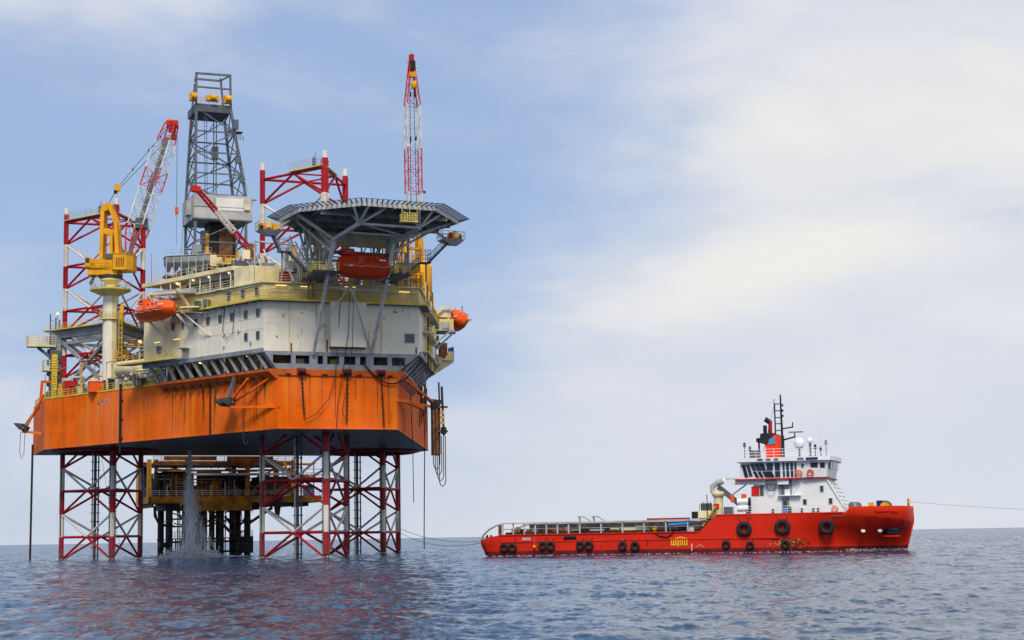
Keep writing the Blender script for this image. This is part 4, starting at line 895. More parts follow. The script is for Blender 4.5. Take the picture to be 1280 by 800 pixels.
# ================================================================== LIFEBOATS
def lifeboat(label, base, ang, L=9.0, W=3.1, Hh=3.4, main='boat_orange', bump=-1):
    t = thing('lifeboat', label, 'lifeboat', base, 'enclosed lifeboats hung on davits', rot=ang)
    s = local(t); m = MB(s)
    xs = [-.5, -.46, -.36, -.2, 0, .2, .36, .45, .5]; wd = [.42, .62, .86, .98, 1, .97, .8, .52, .2]; kl = [.42, .24, .1, .02, 0, .02, .1, .22, .4]; tp = [.72, .80, .88, .93, .95, .94, .90, .82, .70]
    rings = []
    for x, w, k, tt in zip(xs, wd, kl, tp):
        y = w*W/2; x *= L
        rings.append([(x, 0, k*Hh*.7), (x, -y*.55, k*Hh*.6+.16*Hh), (x, -y*.95, .42*Hh), (x, -y*1.04, .50*Hh), (x, -y*1.04, .54*Hh), (x, -y*.86, .56*Hh+.0), (x, -y*.68, (tt-.08)*Hh*.98), (x, -y*.35, tt*Hh), (x, 0, tt*Hh+.02),
                      (x, y*.35, tt*Hh), (x, y*.68, (tt-.08)*Hh*.98), (x, y*.86, .56*Hh), (x, y*1.04, .54*Hh), (x, y*1.04, .50*Hh), (x, y*.95, .42*Hh), (x, y*.55, k*Hh*.6+.16*Hh)])
    m.loft(rings, main, True, True); m.build('hull', t)
    m = MB(s); x = bump*L*.3
    m.loft([[(x-.95, -.75, Hh*.9), (x+.95, -.75, Hh*.9), (x+.95, .75, Hh*.9), (x-.95, .75, Hh*.9)], [(x-.7, -.6, Hh*1.13), (x+.7, -.6, Hh*1.13), (x+.7, .6, Hh*1.13), (x-.7, .6, Hh*1.13)]], main)
    for sg in (-1, 1): m.box((x, sg*.70, Hh*1.02), (.9, .1, .22), 'window_dark')
    m.build('conning_tower', t)
    m = MB(s)
    for sg in (-1, 1):
        m.box((0, sg*W*.525, Hh*.52), (L*.80, .1, .12), 'boat_red'); m.box((L*.28, sg*W*.44, Hh*.70), (.5, .14, .2), 'white'); m.box((L*.35, sg*W*.40, Hh*.70), (.35, .2, .2), 'white')
        m.box((-L*.1, sg*W*.46, Hh*.68), (.8, .1, .9), main)
        for kx in (-.02, .1, .2): m.box((kx*L, sg*W*.415, Hh*.79), (.32, .14, .2), 'window_dark')
        m.tube([(L*(-.42+.105*q), sg*W*(.545 if 1 < q < 7 else .50), Hh*(.47-.05*(q % 2))) for q in range(9)], .03, 'white', 4)
        m.box((-L*.3, sg*W*.5, Hh*.47), (.5, .12, .12), 'white')
    m.bar((-L*.32, 0, Hh*.9), (-L*.32, 0, Hh*1.25), .1, 'grey', 6); m.bar((L*.36, 0, Hh*.84), (L*.36, 0, Hh*1.2), .1, 'grey', 6)
    m.torus((-L*.49, 0, .5), .32, .07, 'grey_dark', (1, 0, 0), 14, 6); m.build('fittings', t)
    return t
aS = RIG_HD + math.atan2(.916, -.402)                      # along the starboard wall
lifeboat('orange lifeboat hung on the long white house side near the yellow crane', (-22.6, 16.8, 35.45), RIG_HD+math.atan2(-.916, .402)+math.pi/2*0, 9.6, 3.1, 3.2, bump=-1)
lifeboat('dark red lifeboat slung under the helideck at the bow', (1.3, 44.4, 38.75), RIG_HD, 7.7, 2.9, 3.75, 'boat_red', -1)
lifeboat('small orange lifeboat seen end on, past the far side of the deckhouse', (26.5, 15, 35.7), RIG_HD+math.atan2(-.916, -.402)+.35, 5.6, 2.7, 3.2, bump=-1)
m = MB()                                                   # davits
for b in (13.5, 20.4):
    p, t, n = wall_frame(b); o = p+n*2.9
    m.beam((p.x, p.y, 33.6), (o.x, o.y, 36.0), .3, .3, 'house_white'); m.beam((p.x, p.y, 36.4), (o.x, o.y, 39.7), .35, .4, 'cream'); m.beam((p.x, p.y, 39.2), (o.x, o.y, 39.8), .3, .35, 'grey_light'); m.bar((o.x, o.y, 39.7), (o.x, o.y, 38.6), .06, 'cable', 5)
p0, t0, n0 = wall_frame(13.0); p1, t1, n1 = wall_frame(21.5)
m.beam(p0+n0*2.5+Vector((0,0,39.9)), p1+n1*2.5+Vector((0,0,39.3)), .5, .3, 'cream'); m.beam(p0+n0*.8+Vector((0,0,40.2)), p1+n1*.8+Vector((0,0,39.6)), .9, .7, 'grey_light')
p, t, n = wall_frame(23.2); m.beam(p+n*.9+Vector((0,0,36.9)), p+n*2.6+t*2.2+Vector((0,0,36.9)), 2.0, .2, 'cream')
for bb in (22.4, 24.4): q, t_1, n_1 = wall_frame(bb); e = q+n_1*.7; m.box((e.x, e.y, 37.4), (.9, 1.4, 1.0), 'grey_dark' if bb > 23 else 'teal', .41)
p, t, n = wall_frame(19); m.beam(p+n*2.4+t*-2.0+Vector((0,0,36.4)), p+t*-6+Vector((0,0,32.6)), .16, .16, 'house_white'); m.beam(p+n*2.4+t*-2+Vector((0,0,36.4)), p+t*-6+Vector((0,0,36.0)), .16, .16, 'house_white')
m.build('davit', rig)
m = MB()
for b in (13, 17.5):
    l = house_l(b, 1); m.beam((l, b, 32.2), (l+3.6, b, 35.4), .25, .25, 'grey_light'); m.beam((l, b, 35.4), (l+4.2, b, 35.6), .25, .3, 'grey_light'); m.beam((l, b, 37), (l+2.6, b, 39.2), .35, .4, 'cream'); m.beam((l+2.6, b, 39.2), (l+4.0, b, 39), .3, .3, 'cream')
m.box((house_l(15, 1)+2.0, 15, 36.4), (2.4, 4.5, 1.8), 'pale_yellow'); m.box((house_l(17, 1)+.5, 17.4, 37.6), (.9, .6, 1.8), 'black'); m.box((house_l(16, 1)+2.2, 16, 38.2), (2.0, 2.2, 1.2), 'cream'); m.box((house_l(15, 1)+1.8, 17.4, 36.3), (1.4, .1, 1.0), 'grey_light')
m.rail([(house_l(20, 1)+.8, 20, 35.5), (house_l(18, 1)+3.4, 18, 35.5), (house_l(12, 1)+3.4, 12, 35.5)], 'grey_light', 1.1, 1, .04, 2); m.build('davit', rig)

# ================================================================== ANCHORS on their orange racks
def rack(pts, name='anchor_rack'):
    m = MB()
    for p, q, w in pts: m.beam(p, q, w, w, 'hull_orange')
    m.build(name, rig)
ob = 28.0; ol = -(hull_l(ob))
rack([((ol-.1, 33, 25.6), (ol-1.6, 29.0, 22.6), .28), ((-9.3, 35.0, 25.9), (ol-1.2, 29.0, 22.5), .28), ((-8.5, 35.95, 21.4), (ol-1.9, 29.3, 21.8), .36), ((-8.7, 36.1, 21.4), (-8.7, 36.1, 25.6), .16)])
def anchor(label, base, yaw, sc_=1.0, tilt=0.0):
    t = thing('anchor', label, 'anchor', base, 'bower anchors racked on the hull', rot=RIG_HD+yaw)
    s0 = local(t); Mr = Matrix.Rotation(tilt, 4, 'Y'); s = lambda v: s0((Mr @ Vector(v))*sc_)
    m = MB(s); m.beam((0, 0, 0), (.35, 0, 4.2), .42, .5, 'grey_dark'); m.torus((.38, 0, 4.5), .3, .09, 'cable', (0, 1, 0), 14, 6); m.build('shank', t)
    m = MB(s); m.loft([[(-1.0, -.55, -.5), (.9, -.55, -.3), (.9, .55, -.3), (-1.0, .55, -.5)], [(-.8, -.45, .55), (.8, -.45, .65), (.8, .45, .65), (-.8, .45, .55)]], 'cable')
    for y in (-.75, .75): m.loft([[(-1.9, y-.1, -.15), (-1.9, y+.1, -.15), (-1.85, y+.1, .05), (-1.85, y-.1, .05)], [(-.4, y-.55, -.6), (-.4, y+.45, -.6), (-.3, y+.45, .7), (-.3, y-.55, .7)], [(.8, y-.3, -.4), (.8, y+.3, -.4), (.8, y+.3, .6), (.8, y-.3, .6)]], 'cable')
    m.bar((.1, -1.5, 0), (.1, 1.5, 0), .22, 'grey_dark', 8); m.build('flukes', t); return t
anchor('dark anchor racked on the orange hull left of the bow corner', (ol-2.0, 28.6, 22.5), .3, .95, .22)
anchor('grey anchor on orange bars beside the brown riser pipes', (20.3, 20.2, 23.1), math.pi-.35, .85, -.0-.55+1.2)
rack([((9.0, 35.8, 22.6), (19.6, 20.4, 23.0), .34), ((9.2, 35.6, 26.4), (19.8, 20.6, 23.8), .3), ((10.5, 33, 22.9), (16, 27, 22.2), .5)])
anchor('dark anchor hanging off the stern corner of the hull near the jack house', (-36.6, -26, 22.2), -.3, .9, .5)
rack([((-WW_, -24, 21.2), (-36.8, -26, 21.6), .4), ((-WW_, -23, 27.6), (-36.4, -26, 22.0), .3), ((-33.9, -26, 27), (-33.7, -26, 30.2), .45), ((-33.9, -26, 30.1), (-31.9, -26, 30.1), .4)])

# ================================================================== HOSES, CHAINS AND CABLES
def chain_thing(label, top, bot, r=.13, nm='hanging_chain', cat='chain', grp='chains hanging down the bow plating'):
    m = MB(); n = int((Vector(top)-Vector(bot)).length/.30)
    for k in range(n):
        p = lerp(top, bot, (k+.5)/n); m.torus(p, .135, .06, 'hose', (1, 0, 0) if k % 2 else (0, 1, 0), 10, 5)
    return solo(m, nm, label, cat, bot, grp)
chain_thing('dark chain on the bow plating nearest the left anchor', (-5.5, 36.35, 26.0), (-5.1, 36.3, 20.0))
chain_thing('middle dark chain down the orange bow plating', (1.25, 36.35, 26.0), (1.15, 36.3, 19.2))
chain_thing('dark chain on the bow plating nearest the right anchor', (6.35, 36.35, 26.0), (6.75, 36.3, 18.6))
for l in (-5.5, 1.25, 6.35):
    m = MB(); m.box((l, 36.2, 26.5), (1.3, .5, .9), 'leg_low_red'); m.bar((l-.5, 36.5, 26.4), (l+.5, 36.5, 26.4), .34, 'black', 10); m.build('chain_fairlead', rig)
def arc(p, q, sag, n=14): return [(*(lerp(p, q, i/n)[:2]), lerp(p, q, i/n)[2]-sag*4*(i/n)*(1-i/n)) for i in range(n+1)]
def hose(label, pts, r=.07, mat='hose', nm='hanging_hose', cat='hose', grp='hoses hanging from the rig'):
    m = MB(); m.tube(pts, r, mat, 6); b = min(pts, key=lambda p: p[2]); return solo(m, nm, label, cat, b, grp)
hose('thin hose looping from a chain foot up the bow to the deckhouse', [(-5.0, 36.4, 19.6), (-3.4, 36.4, 20.4), (-1.6, 36.5, 22.5), (-.6, 36.6, 26), (-.3, 36.9, 31), (0, 37.6, 38)], .05)
hose('thick black hose sagging across the right of the bow under the windows', arc((3.7, 36.35, 27.9), (12.6, 36.3, 28.6), 3.3), .11)
hose('two line black cable dropping past the middle of the white house front', [(1.2, 37.9, 38.5), (1.1, 37.5, 32), (.6, 36.6, 27), (-.2, 36.4, 22), (-.4, 36.3, 18.4)], .05)
hose('thin rope beside the middle chain on the bow', [(1.8, 37.9, 38.5), (1.7, 37.5, 30), (1.2, 36.6, 25), (.4, 36.5, 21), (1.1, 36.45, 19.3)], .04)
hose('black riser hose dropping into the sea off the left corner', [(-33.9, -36.2, 20), (-33.95, -36.2, 10), (-34, -36.2, -1)], .2)
hose('weighted black hose hanging straight to the sea below the right corner', [(30.6, -13, 27.2), (30.4, -13.2, 18), (30.2, -13.4, 3), (30.2, -13.4, .7)], .09)
hose('short rope ending in midair below the right hull face', [(14.6, 25.2, 25), (14.9, 25.2, 18), (15.0, 25.2, 8.0)], .06)
hose('loop of wire under the far left anchor', [(-37.1, -26, 21.6), (-37.2, -26, 18.2), (-36.9, -26, 16.9), (-36.5, -26, 17.8), (-36.4, -26, 21.6)], .05)
for k in range(4):
    l = 31.9+k*.36; d = 15.6-k*1.0
    hose('one of the black hose loops bunched under the port corner', [(l-.1, -12.6, 18.2), (l-.1, -12.6, d), (l+.1, -12.6, d-.7), (l+.5, -12.6, d-1.0), (l+.9, -12.6, d-.7), (l+1.1, -12.6, d), (l+1.1, -12.6, 20.5)], .08, grp='black hose loops under the port corner')
hose('thin wire stretched from jack house leg to hull on the left', [(-26.6, -9, 18.3), (-24.6, -11, 9), (-22.5, -12.5, 2.2)], .03)
hose('bent pipe end hanging below the starboard hull edge', [(-hull_l(29.5)-.6, 29.5, 21.5), (-hull_l(29.5)-.6, 29.5, 18.2), (-hull_l(29.5)-.4, 29.2, 16.6), (-hull_l(29.5)-.2, 30, 16.4), (-hull_l(29.5), 30.5, 17.2)], .06, 'cable')
hose('thin hose looped over the upper white wall beside the windows', [(-14.6, 27.6, 36.4), (-14.9, 27.5, 33), (-14.5, 28.4, 31.8), (-13.9, 29.6, 32.4), (-13.7, 29.8, 36.0)], .05, 'cable')

# ================================================================== THINGS ON THE MAIN DECK
def placed(mb, name, label, cat, base, group=None): return solo(mb, name, label, cat, base, group)
m = MB(); m.box((-30.2, -17.6, 28.2), (2.2, 2.6, 2.5), 'red')
for k in range(5): m.box((-30.2+(-.9+k*.45), -16.26, 28.2), (.1, .1, 2.3), 'bright_red')
placed(m, 'cargo_container', 'dark red container standing under the grey jack house', 'container', (-30.2, -17.6, 26.85))
m = MB(); m.box((-27.6, -7.4, 27.6), (2.2, 2.2, 1.6), 'boat_orange'); m.box((-27.6, -7.4, 28.45), (2.3, 2.3, .12), 'bright_red')
placed(m, 'deck_locker', 'bright orange box locker beside the foot of the white crane pedestal', 'locker', (-27.6, -7.4, 26.8))
m = MB(); m.bar((-24.6, -2.6, 30.1), (-19.8, 4.6, 30.1), 1.3, 'cream', 16); 
for t in (.2, .8): q = lerp((-24.6, -2.6, 28), (-19.8, 4.6, 28), t); m.box(q, (1.0, .6, 2.4), 'grey_light')
placed(m, 'storage_tank', 'pale horizontal storage tank lying between crane pedestal and deckhouse', 'tank', (-22.2, 1, 26.8))
m = MB(); m.bar((-25.2, -13.5, 26.8), (-25.2, -13.5, 31.6), .85, 'white', 14); m.lathe((-25.2, -13.5, 31.6), [(.85, 0), (.6, .35), (.1, .5)], 'white', 14)
placed(m, 'vertical_tank', 'white upright tank just left of the crane pedestal', 'tank', (-25.2, -13.5, 26.8))
for k, (b, mm, lab) in enumerate(((-14.5, 'grey_dark', 'dark grey pump skid behind the yellow rail near the red container'), (-12.2, 'teal', 'teal pump skid behind the yellow rail near the crane pedestal'))):
    m = MB(); l = -hull_l(b)+2.0; m.box((l, b, 27.3), (1.6, 1.3, .9), mm); m.bar((l-.7, b, 28.0), (l+.7, b, 28.0), .4, 'grey', 10); m.box((l+.2, b, 28.6), (.5, .5, .6), 'yellow'); placed(m, 'pump_skid', lab, 'pump', (l, b, 26.8), 'pump skids on the starboard deck')
m = MB()
for i in range(3):
    for j in range(6): m.bar((-22.8+i*.5-(j*.22), 3.4+j*.5-i*.2, 26.85), (-22.8+i*.5-(j*.22), 3.4+j*.5-i*.2, 28.6), .22, 'grey_light' if (i+j) % 3 else 'cream', 8)
m.box((-22.8, 4.6, 27.9), (2.6, 3.2, .08), 'grey_dark', .4); placed(m, 'gas_bottle_rack', 'rack of pale gas bottles behind the pipe manifold', 'gas bottles', (-22.8, 4.6, 26.8))
for i, (l, b, z, lab) in enumerate(((-32.8, -14.8, 39.7, 'glowing floodlight on the outer jack house corner by the antennas'), (-14.4, -20.4, 39.8, 'glowing floodlight on the jack house corner next to the deckhouse'), (-20.6, -7.5, 34.6, 'glowing floodlight low beside the crane pedestal ladder'))):
    m = MB(); m.bar((l, b, z-.5), (l, b, z+.5), .06, 'grey', 6); m.box((l, b+.05, z+.62), (.34, .16, .24), 'lamp_hot'); m.box((l, b-.1, z+.65), (.5, .16, .4), 'yellow'); placed(m, 'floodlight', lab, 'floodlight', (l, b, z-.5), 'floodlights')
m = MB(); m.sphere((-19.8, -8.2, 37.4), .75, 'teal', 10); m.bar((-19.8, -8.2, 33.8), (-19.8, -8.2, 37), .12, 'grey', 6); placed(m, 'signal_ball', 'dark green ball on a post between crane pedestal and left lifeboat', 'ball', (-19.8, -8.2, 33.8))
m = MB()
for l, b, hh in ((-21.6, 7.6, 5.0), (-21.2, 8.4, 3.4), (-20.8, 9.0, 2.6)): m.bar((l, b, 42.3), (l, b, 42.3+hh), .06, 'red' if hh > 4 else 'grey_light', 5, r2=.03)
placed(m, 'whip_antenna', 'cluster of thin antennas at the aft end of the gallery roof', 'antenna', (-21.3, 8.2, 42.3))

# ================================================================== WELLHEAD PLATFORM BEHIND THE RIG
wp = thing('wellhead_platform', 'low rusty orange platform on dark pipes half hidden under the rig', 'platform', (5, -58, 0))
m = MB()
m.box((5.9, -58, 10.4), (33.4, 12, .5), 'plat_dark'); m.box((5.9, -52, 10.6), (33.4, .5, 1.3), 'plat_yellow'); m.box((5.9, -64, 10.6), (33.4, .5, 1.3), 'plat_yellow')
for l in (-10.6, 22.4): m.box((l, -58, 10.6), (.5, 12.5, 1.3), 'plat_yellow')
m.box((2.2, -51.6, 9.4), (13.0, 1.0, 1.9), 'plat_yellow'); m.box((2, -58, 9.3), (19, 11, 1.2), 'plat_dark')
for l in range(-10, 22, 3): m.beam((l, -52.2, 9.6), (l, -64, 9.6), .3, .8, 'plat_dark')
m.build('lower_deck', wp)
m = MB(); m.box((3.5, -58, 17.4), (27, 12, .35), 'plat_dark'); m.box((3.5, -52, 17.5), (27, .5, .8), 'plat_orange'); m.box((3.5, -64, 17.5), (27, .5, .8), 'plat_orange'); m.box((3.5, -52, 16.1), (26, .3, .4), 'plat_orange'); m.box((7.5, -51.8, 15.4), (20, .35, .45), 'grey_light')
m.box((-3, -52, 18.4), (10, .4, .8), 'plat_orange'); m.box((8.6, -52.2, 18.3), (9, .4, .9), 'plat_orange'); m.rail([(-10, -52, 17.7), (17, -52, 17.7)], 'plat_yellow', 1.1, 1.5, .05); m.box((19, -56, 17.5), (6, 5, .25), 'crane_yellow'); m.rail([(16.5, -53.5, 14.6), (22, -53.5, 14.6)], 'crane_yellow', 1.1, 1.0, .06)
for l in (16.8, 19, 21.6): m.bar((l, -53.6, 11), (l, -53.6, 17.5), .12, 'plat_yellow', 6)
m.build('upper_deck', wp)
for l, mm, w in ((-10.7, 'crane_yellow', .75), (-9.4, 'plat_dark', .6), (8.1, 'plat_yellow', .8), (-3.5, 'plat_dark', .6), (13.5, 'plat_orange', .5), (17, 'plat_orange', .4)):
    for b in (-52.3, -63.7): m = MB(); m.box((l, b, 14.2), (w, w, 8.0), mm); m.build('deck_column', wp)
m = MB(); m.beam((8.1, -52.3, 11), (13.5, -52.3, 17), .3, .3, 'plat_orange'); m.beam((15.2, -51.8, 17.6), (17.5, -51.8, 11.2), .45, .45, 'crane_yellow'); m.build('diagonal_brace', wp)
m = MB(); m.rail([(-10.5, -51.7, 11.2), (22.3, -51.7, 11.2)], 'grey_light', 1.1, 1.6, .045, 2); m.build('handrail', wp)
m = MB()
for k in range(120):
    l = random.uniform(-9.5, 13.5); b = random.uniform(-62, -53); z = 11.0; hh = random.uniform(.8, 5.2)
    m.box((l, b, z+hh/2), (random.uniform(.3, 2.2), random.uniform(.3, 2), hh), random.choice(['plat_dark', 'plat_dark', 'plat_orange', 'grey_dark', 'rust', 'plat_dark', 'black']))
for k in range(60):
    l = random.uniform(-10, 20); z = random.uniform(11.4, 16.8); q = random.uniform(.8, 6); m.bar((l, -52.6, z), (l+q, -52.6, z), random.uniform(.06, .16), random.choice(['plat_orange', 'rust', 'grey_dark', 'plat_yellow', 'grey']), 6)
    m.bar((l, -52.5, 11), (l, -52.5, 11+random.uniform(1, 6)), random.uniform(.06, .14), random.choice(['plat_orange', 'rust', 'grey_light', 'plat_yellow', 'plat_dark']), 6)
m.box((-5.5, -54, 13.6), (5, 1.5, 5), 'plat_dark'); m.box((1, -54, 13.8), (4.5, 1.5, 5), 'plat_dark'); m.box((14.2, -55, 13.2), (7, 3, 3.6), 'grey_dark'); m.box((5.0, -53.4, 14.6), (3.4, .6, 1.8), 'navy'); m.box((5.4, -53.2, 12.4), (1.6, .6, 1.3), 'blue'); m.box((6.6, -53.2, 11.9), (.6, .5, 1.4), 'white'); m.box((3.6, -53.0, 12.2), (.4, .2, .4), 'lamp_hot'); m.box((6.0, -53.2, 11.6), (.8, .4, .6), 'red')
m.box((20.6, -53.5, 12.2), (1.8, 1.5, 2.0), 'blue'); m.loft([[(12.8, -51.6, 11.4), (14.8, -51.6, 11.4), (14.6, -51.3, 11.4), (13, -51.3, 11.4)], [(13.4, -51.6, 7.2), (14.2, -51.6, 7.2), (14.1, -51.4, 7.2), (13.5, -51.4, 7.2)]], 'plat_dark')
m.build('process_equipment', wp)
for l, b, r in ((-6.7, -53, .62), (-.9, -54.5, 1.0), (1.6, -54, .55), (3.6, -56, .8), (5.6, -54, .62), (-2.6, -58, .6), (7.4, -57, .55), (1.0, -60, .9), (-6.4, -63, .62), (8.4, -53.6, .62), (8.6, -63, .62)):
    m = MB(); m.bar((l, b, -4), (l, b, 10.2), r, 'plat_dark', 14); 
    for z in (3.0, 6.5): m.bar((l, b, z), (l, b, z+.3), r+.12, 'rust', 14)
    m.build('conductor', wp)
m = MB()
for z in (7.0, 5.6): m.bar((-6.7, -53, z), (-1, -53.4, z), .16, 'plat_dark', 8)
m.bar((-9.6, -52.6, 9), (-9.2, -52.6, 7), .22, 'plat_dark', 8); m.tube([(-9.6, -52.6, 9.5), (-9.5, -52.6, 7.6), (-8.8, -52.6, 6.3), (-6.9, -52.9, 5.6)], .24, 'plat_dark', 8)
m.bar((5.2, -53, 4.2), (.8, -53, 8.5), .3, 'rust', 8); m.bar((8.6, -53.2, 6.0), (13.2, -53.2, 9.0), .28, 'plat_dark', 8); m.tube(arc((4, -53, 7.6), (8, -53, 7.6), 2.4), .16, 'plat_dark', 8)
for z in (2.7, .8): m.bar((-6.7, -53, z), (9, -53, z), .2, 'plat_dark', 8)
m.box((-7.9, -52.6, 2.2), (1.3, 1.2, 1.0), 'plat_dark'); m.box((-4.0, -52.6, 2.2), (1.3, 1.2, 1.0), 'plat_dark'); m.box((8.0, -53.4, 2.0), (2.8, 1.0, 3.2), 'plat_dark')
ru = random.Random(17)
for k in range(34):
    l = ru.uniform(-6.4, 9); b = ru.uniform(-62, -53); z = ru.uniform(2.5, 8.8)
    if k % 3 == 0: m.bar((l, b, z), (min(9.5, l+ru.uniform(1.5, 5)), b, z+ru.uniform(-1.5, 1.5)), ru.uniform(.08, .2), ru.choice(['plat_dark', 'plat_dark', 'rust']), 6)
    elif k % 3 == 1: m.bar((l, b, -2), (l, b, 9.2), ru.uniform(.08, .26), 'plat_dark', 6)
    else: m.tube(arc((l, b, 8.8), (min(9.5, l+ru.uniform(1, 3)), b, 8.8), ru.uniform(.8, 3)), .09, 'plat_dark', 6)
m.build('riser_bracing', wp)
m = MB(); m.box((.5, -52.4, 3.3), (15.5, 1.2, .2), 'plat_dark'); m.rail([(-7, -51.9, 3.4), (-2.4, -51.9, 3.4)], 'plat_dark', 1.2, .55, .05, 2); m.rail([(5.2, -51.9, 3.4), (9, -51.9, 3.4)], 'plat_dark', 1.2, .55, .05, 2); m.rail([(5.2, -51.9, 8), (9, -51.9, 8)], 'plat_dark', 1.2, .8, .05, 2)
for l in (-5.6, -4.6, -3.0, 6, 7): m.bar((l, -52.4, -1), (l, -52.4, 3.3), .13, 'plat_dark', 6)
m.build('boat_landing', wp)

# ================================================================== WATER POURING FROM THE HULL
dm, nt, bs = _nodes('spray')
bs.inputs['Base Color'].default_value = (.92, .94, .97, 1); bs.inputs['Roughness'].default_value = .6
tr = nt.nodes.new('ShaderNodeBsdfTransparent'); mx = nt.nodes.new('ShaderNodeMixShader'); mx.inputs[0].default_value = .5
out = [n for n in nt.nodes if n.type == 'OUTPUT_MATERIAL'][0]
tl = nt.nodes.new('ShaderNodeBsdfTranslucent'); tl.inputs[0].default_value = (.95, .97, 1, 1); m2_ = nt.nodes.new('ShaderNodeMixShader'); m2_.inputs[0].default_value = .5; nt.links.new(bs.outputs[0], m2_.inputs[1]); nt.links.new(tl.outputs[0], m2_.inputs[2])
nt.links.new(tr.outputs[0], mx.inputs[1]); nt.links.new(m2_.outputs[0], mx.inputs[2]); nt.links.new(mx.outputs[0], out.inputs[0]); MATS['spray'] = dm
top = Vector((-10.05, -19.3, 18.3)); vs, fs = [], []
def drop(c, w, ln, sl):
    d = Vector((random.uniform(-1, 1), random.uniform(-1, 1), 0)).normalized(); o = len(vs)
    vs.extend([c-d*w, c+d*w, c+d*(w*.4)+Vector((sl*ln, 0, ln)), c-d*(w*.4)+Vector((sl*ln, 0, ln))]); fs.append((o, o+1, o+2, o+3))
for k in range(520):                                       # ragged strands of falling water
    t = random.random()**.72; rad = .22+1.75*t**1.25
    cl = Vector((top.x+random.gauss(-.05, .38)*rad+.25*t+.2*math.sin(t*11), top.y+random.gauss(0, .4)*rad, 18.3*(1-t)))
    if random.random() < .32: cl.x += random.random()*4.6*t*t
    sx_ = random.uniform(.03, .16)*(.5+t); sz_ = random.uniform(.3, 1.3); n_ = int(random.uniform(5, 46)*(1.25 if t > .75 else .8))
    for q in range(n_):
        c = cl+Vector((random.gauss(0, sx_), random.gauss(0, sx_), random.gauss(0, sz_))); c.z = max(.03, min(17.9, c.z)); drop(c, random.uniform(.015, .06), random.uniform(.12, .6), random.gauss(0, .1))
for k in range(7000):                                      # drifting mist
    t = random.random()**.5; drop(Vector((top.x+.5*t+random.gauss(.35, 1.15)*(.12+1.45*t), top.y+random.gauss(0, .7)*(.2+t), max(.03, 18.2*(1-t)))), random.uniform(.010, .03), random.uniform(.04, .16), 0)
m = MB(); m.add(vs, fs, 'spray'); wd_ = solo(m, 'water_discharge', 'white plume of water pouring from the hull into the sea beside the left leg', 'water jet', (-10.05, -19.3, 0)); wd_['kind'] = 'stuff'
vs, fs = [], []
for k in range(8200):
    rr_ = abs(random.gauss(0, 2.6)); th = random.uniform(0, 2*math.pi); c = Vector((top.x+.4+rr_*math.cos(th)*1.6, top.y+rr_*math.sin(th), .05+max(0, random.gauss(.2, .55))*max(.12, 1.9-rr_*.4)))
    w = random.uniform(.05, .16); o = len(vs); d = Vector((random.gauss(0, 1), random.gauss(0, 1), random.gauss(0, .4))).normalized(); e = d.cross(Vector((random.gauss(0, 1), random.gauss(0, 1), random.gauss(0, 1)))).normalized()
    vs += [c-d*w-e*w, c+d*w-e*w, c+d*w+e*w, c-d*w+e*w]; fs.append((o, o+1, o+2, o+3))
m = MB(); m.add(vs, fs, 'spray'); sp = solo(m, 'splash_foam', 'white foam churned up where the discharge hits the sea', 'foam', (-10, -19.3, 0)); sp['kind'] = 'stuff'
vs, fs = [], []
def wash(p, n_, r_, zs):
    for k in range(n_):
        th_ = random.uniform(0, 2*math.pi); rr2 = r_*(.5+abs(random.gauss(0, .5))); c = p+Vector((rr2*math.cos(th_)*1.5, rr2*math.sin(th_), random.uniform(-.02, zs)))
        w = random.uniform(.03, .10); d = Vector((random.gauss(0, 1), random.gauss(0, 1), random.gauss(0, .3))).normalized(); e = d.cross(Vector((random.gauss(0, 1), random.gauss(0, 1), random.gauss(0, 1)))).normalized(); o = len(vs)
        vs.extend([c-d*w-e*w, c+d*w-e*w, c+d*w+e*w, c-d*w+e*w]); fs.append((o, o+1, o+2, o+3))
for k_ in LEG:
    for (l, b) in LEG[k_][1]: wash(RW((l, b, .05)), 150, .8, .22)
WASH = (vs, fs, wash)

# ================================================================== SUPPLY SHIP
ship = thing('supply_ship', 'red offshore supply ship with white bridge block and long open aft deck', 'ship', (33, 0, 0), space=SW)
ST = [  # x at waterline, half beam there, x at rail, half beam at rail, rail height, knuckle height
 (.9, 3.6, .3, 4.0, 2.1, 1.6), (1.3, 5.6, .6, 5.9, 2.2, 1.7), (2.2, 6.4, 1.8, 6.7, 2.55, 1.9), (3.8, 6.8, 3.8, 7.0, 2.85, 2.2), (12, 6.95, 12, 7.0, 2.85, 2.2), (24, 7, 24, 7, 2.85, 2.2), (37.5, 7, 37.5, 7, 2.85, 2.2),
 (40.1, 7, 40.1, 7, 4.95, 4.0), (46, 6.95, 46, 7, 4.95, 4.6), (50, 6.7, 50, 7, 4.95, 4.75), (54, 5.9, 54.2, 7, 4.95, 4.75), (57, 4.9, 57.6, 6.95, 4.97, 4.7), (58.6, 4.2, 59.3, 6.85, 5.0, 4.62), (59.2, 3.9, 60.0, 6.8, 5.65, 4.58),
 (60.8, 3.0, 61.8, 6.45, 5.68, 4.45), (62.3, 2.05, 63.5, 5.7, 5.68, 4.2), (63.5, 1.2, 65.0, 4.4, 5.66, 3.95), (64.2, .6, 65.9, 2.7, 5.64, 3.75), (64.6, .12, 66.3, 1.0, 5.62, 3.65), (64.7, .02, 66.4, .02, 5.62, 3.6)]
def beam_at(x, z):
    for a_, b_ in zip(ST[:-1], ST[1:]):
        if a_[2] <= x <= b_[2]:
            t = (x-a_[2])/(b_[2]-a_[2]); yw_ = a_[1]+(b_[1]-a_[1])*t; yt = a_[3]+(b_[3]-a_[3])*t; zk = a_[5]+(b_[5]-a_[5])*t
            e = (min(1, z/zk))**(2.3 if x > 58 else 1.6 if x > 53 else 1); return yw_+(yt-yw_)*e
    return 7.0
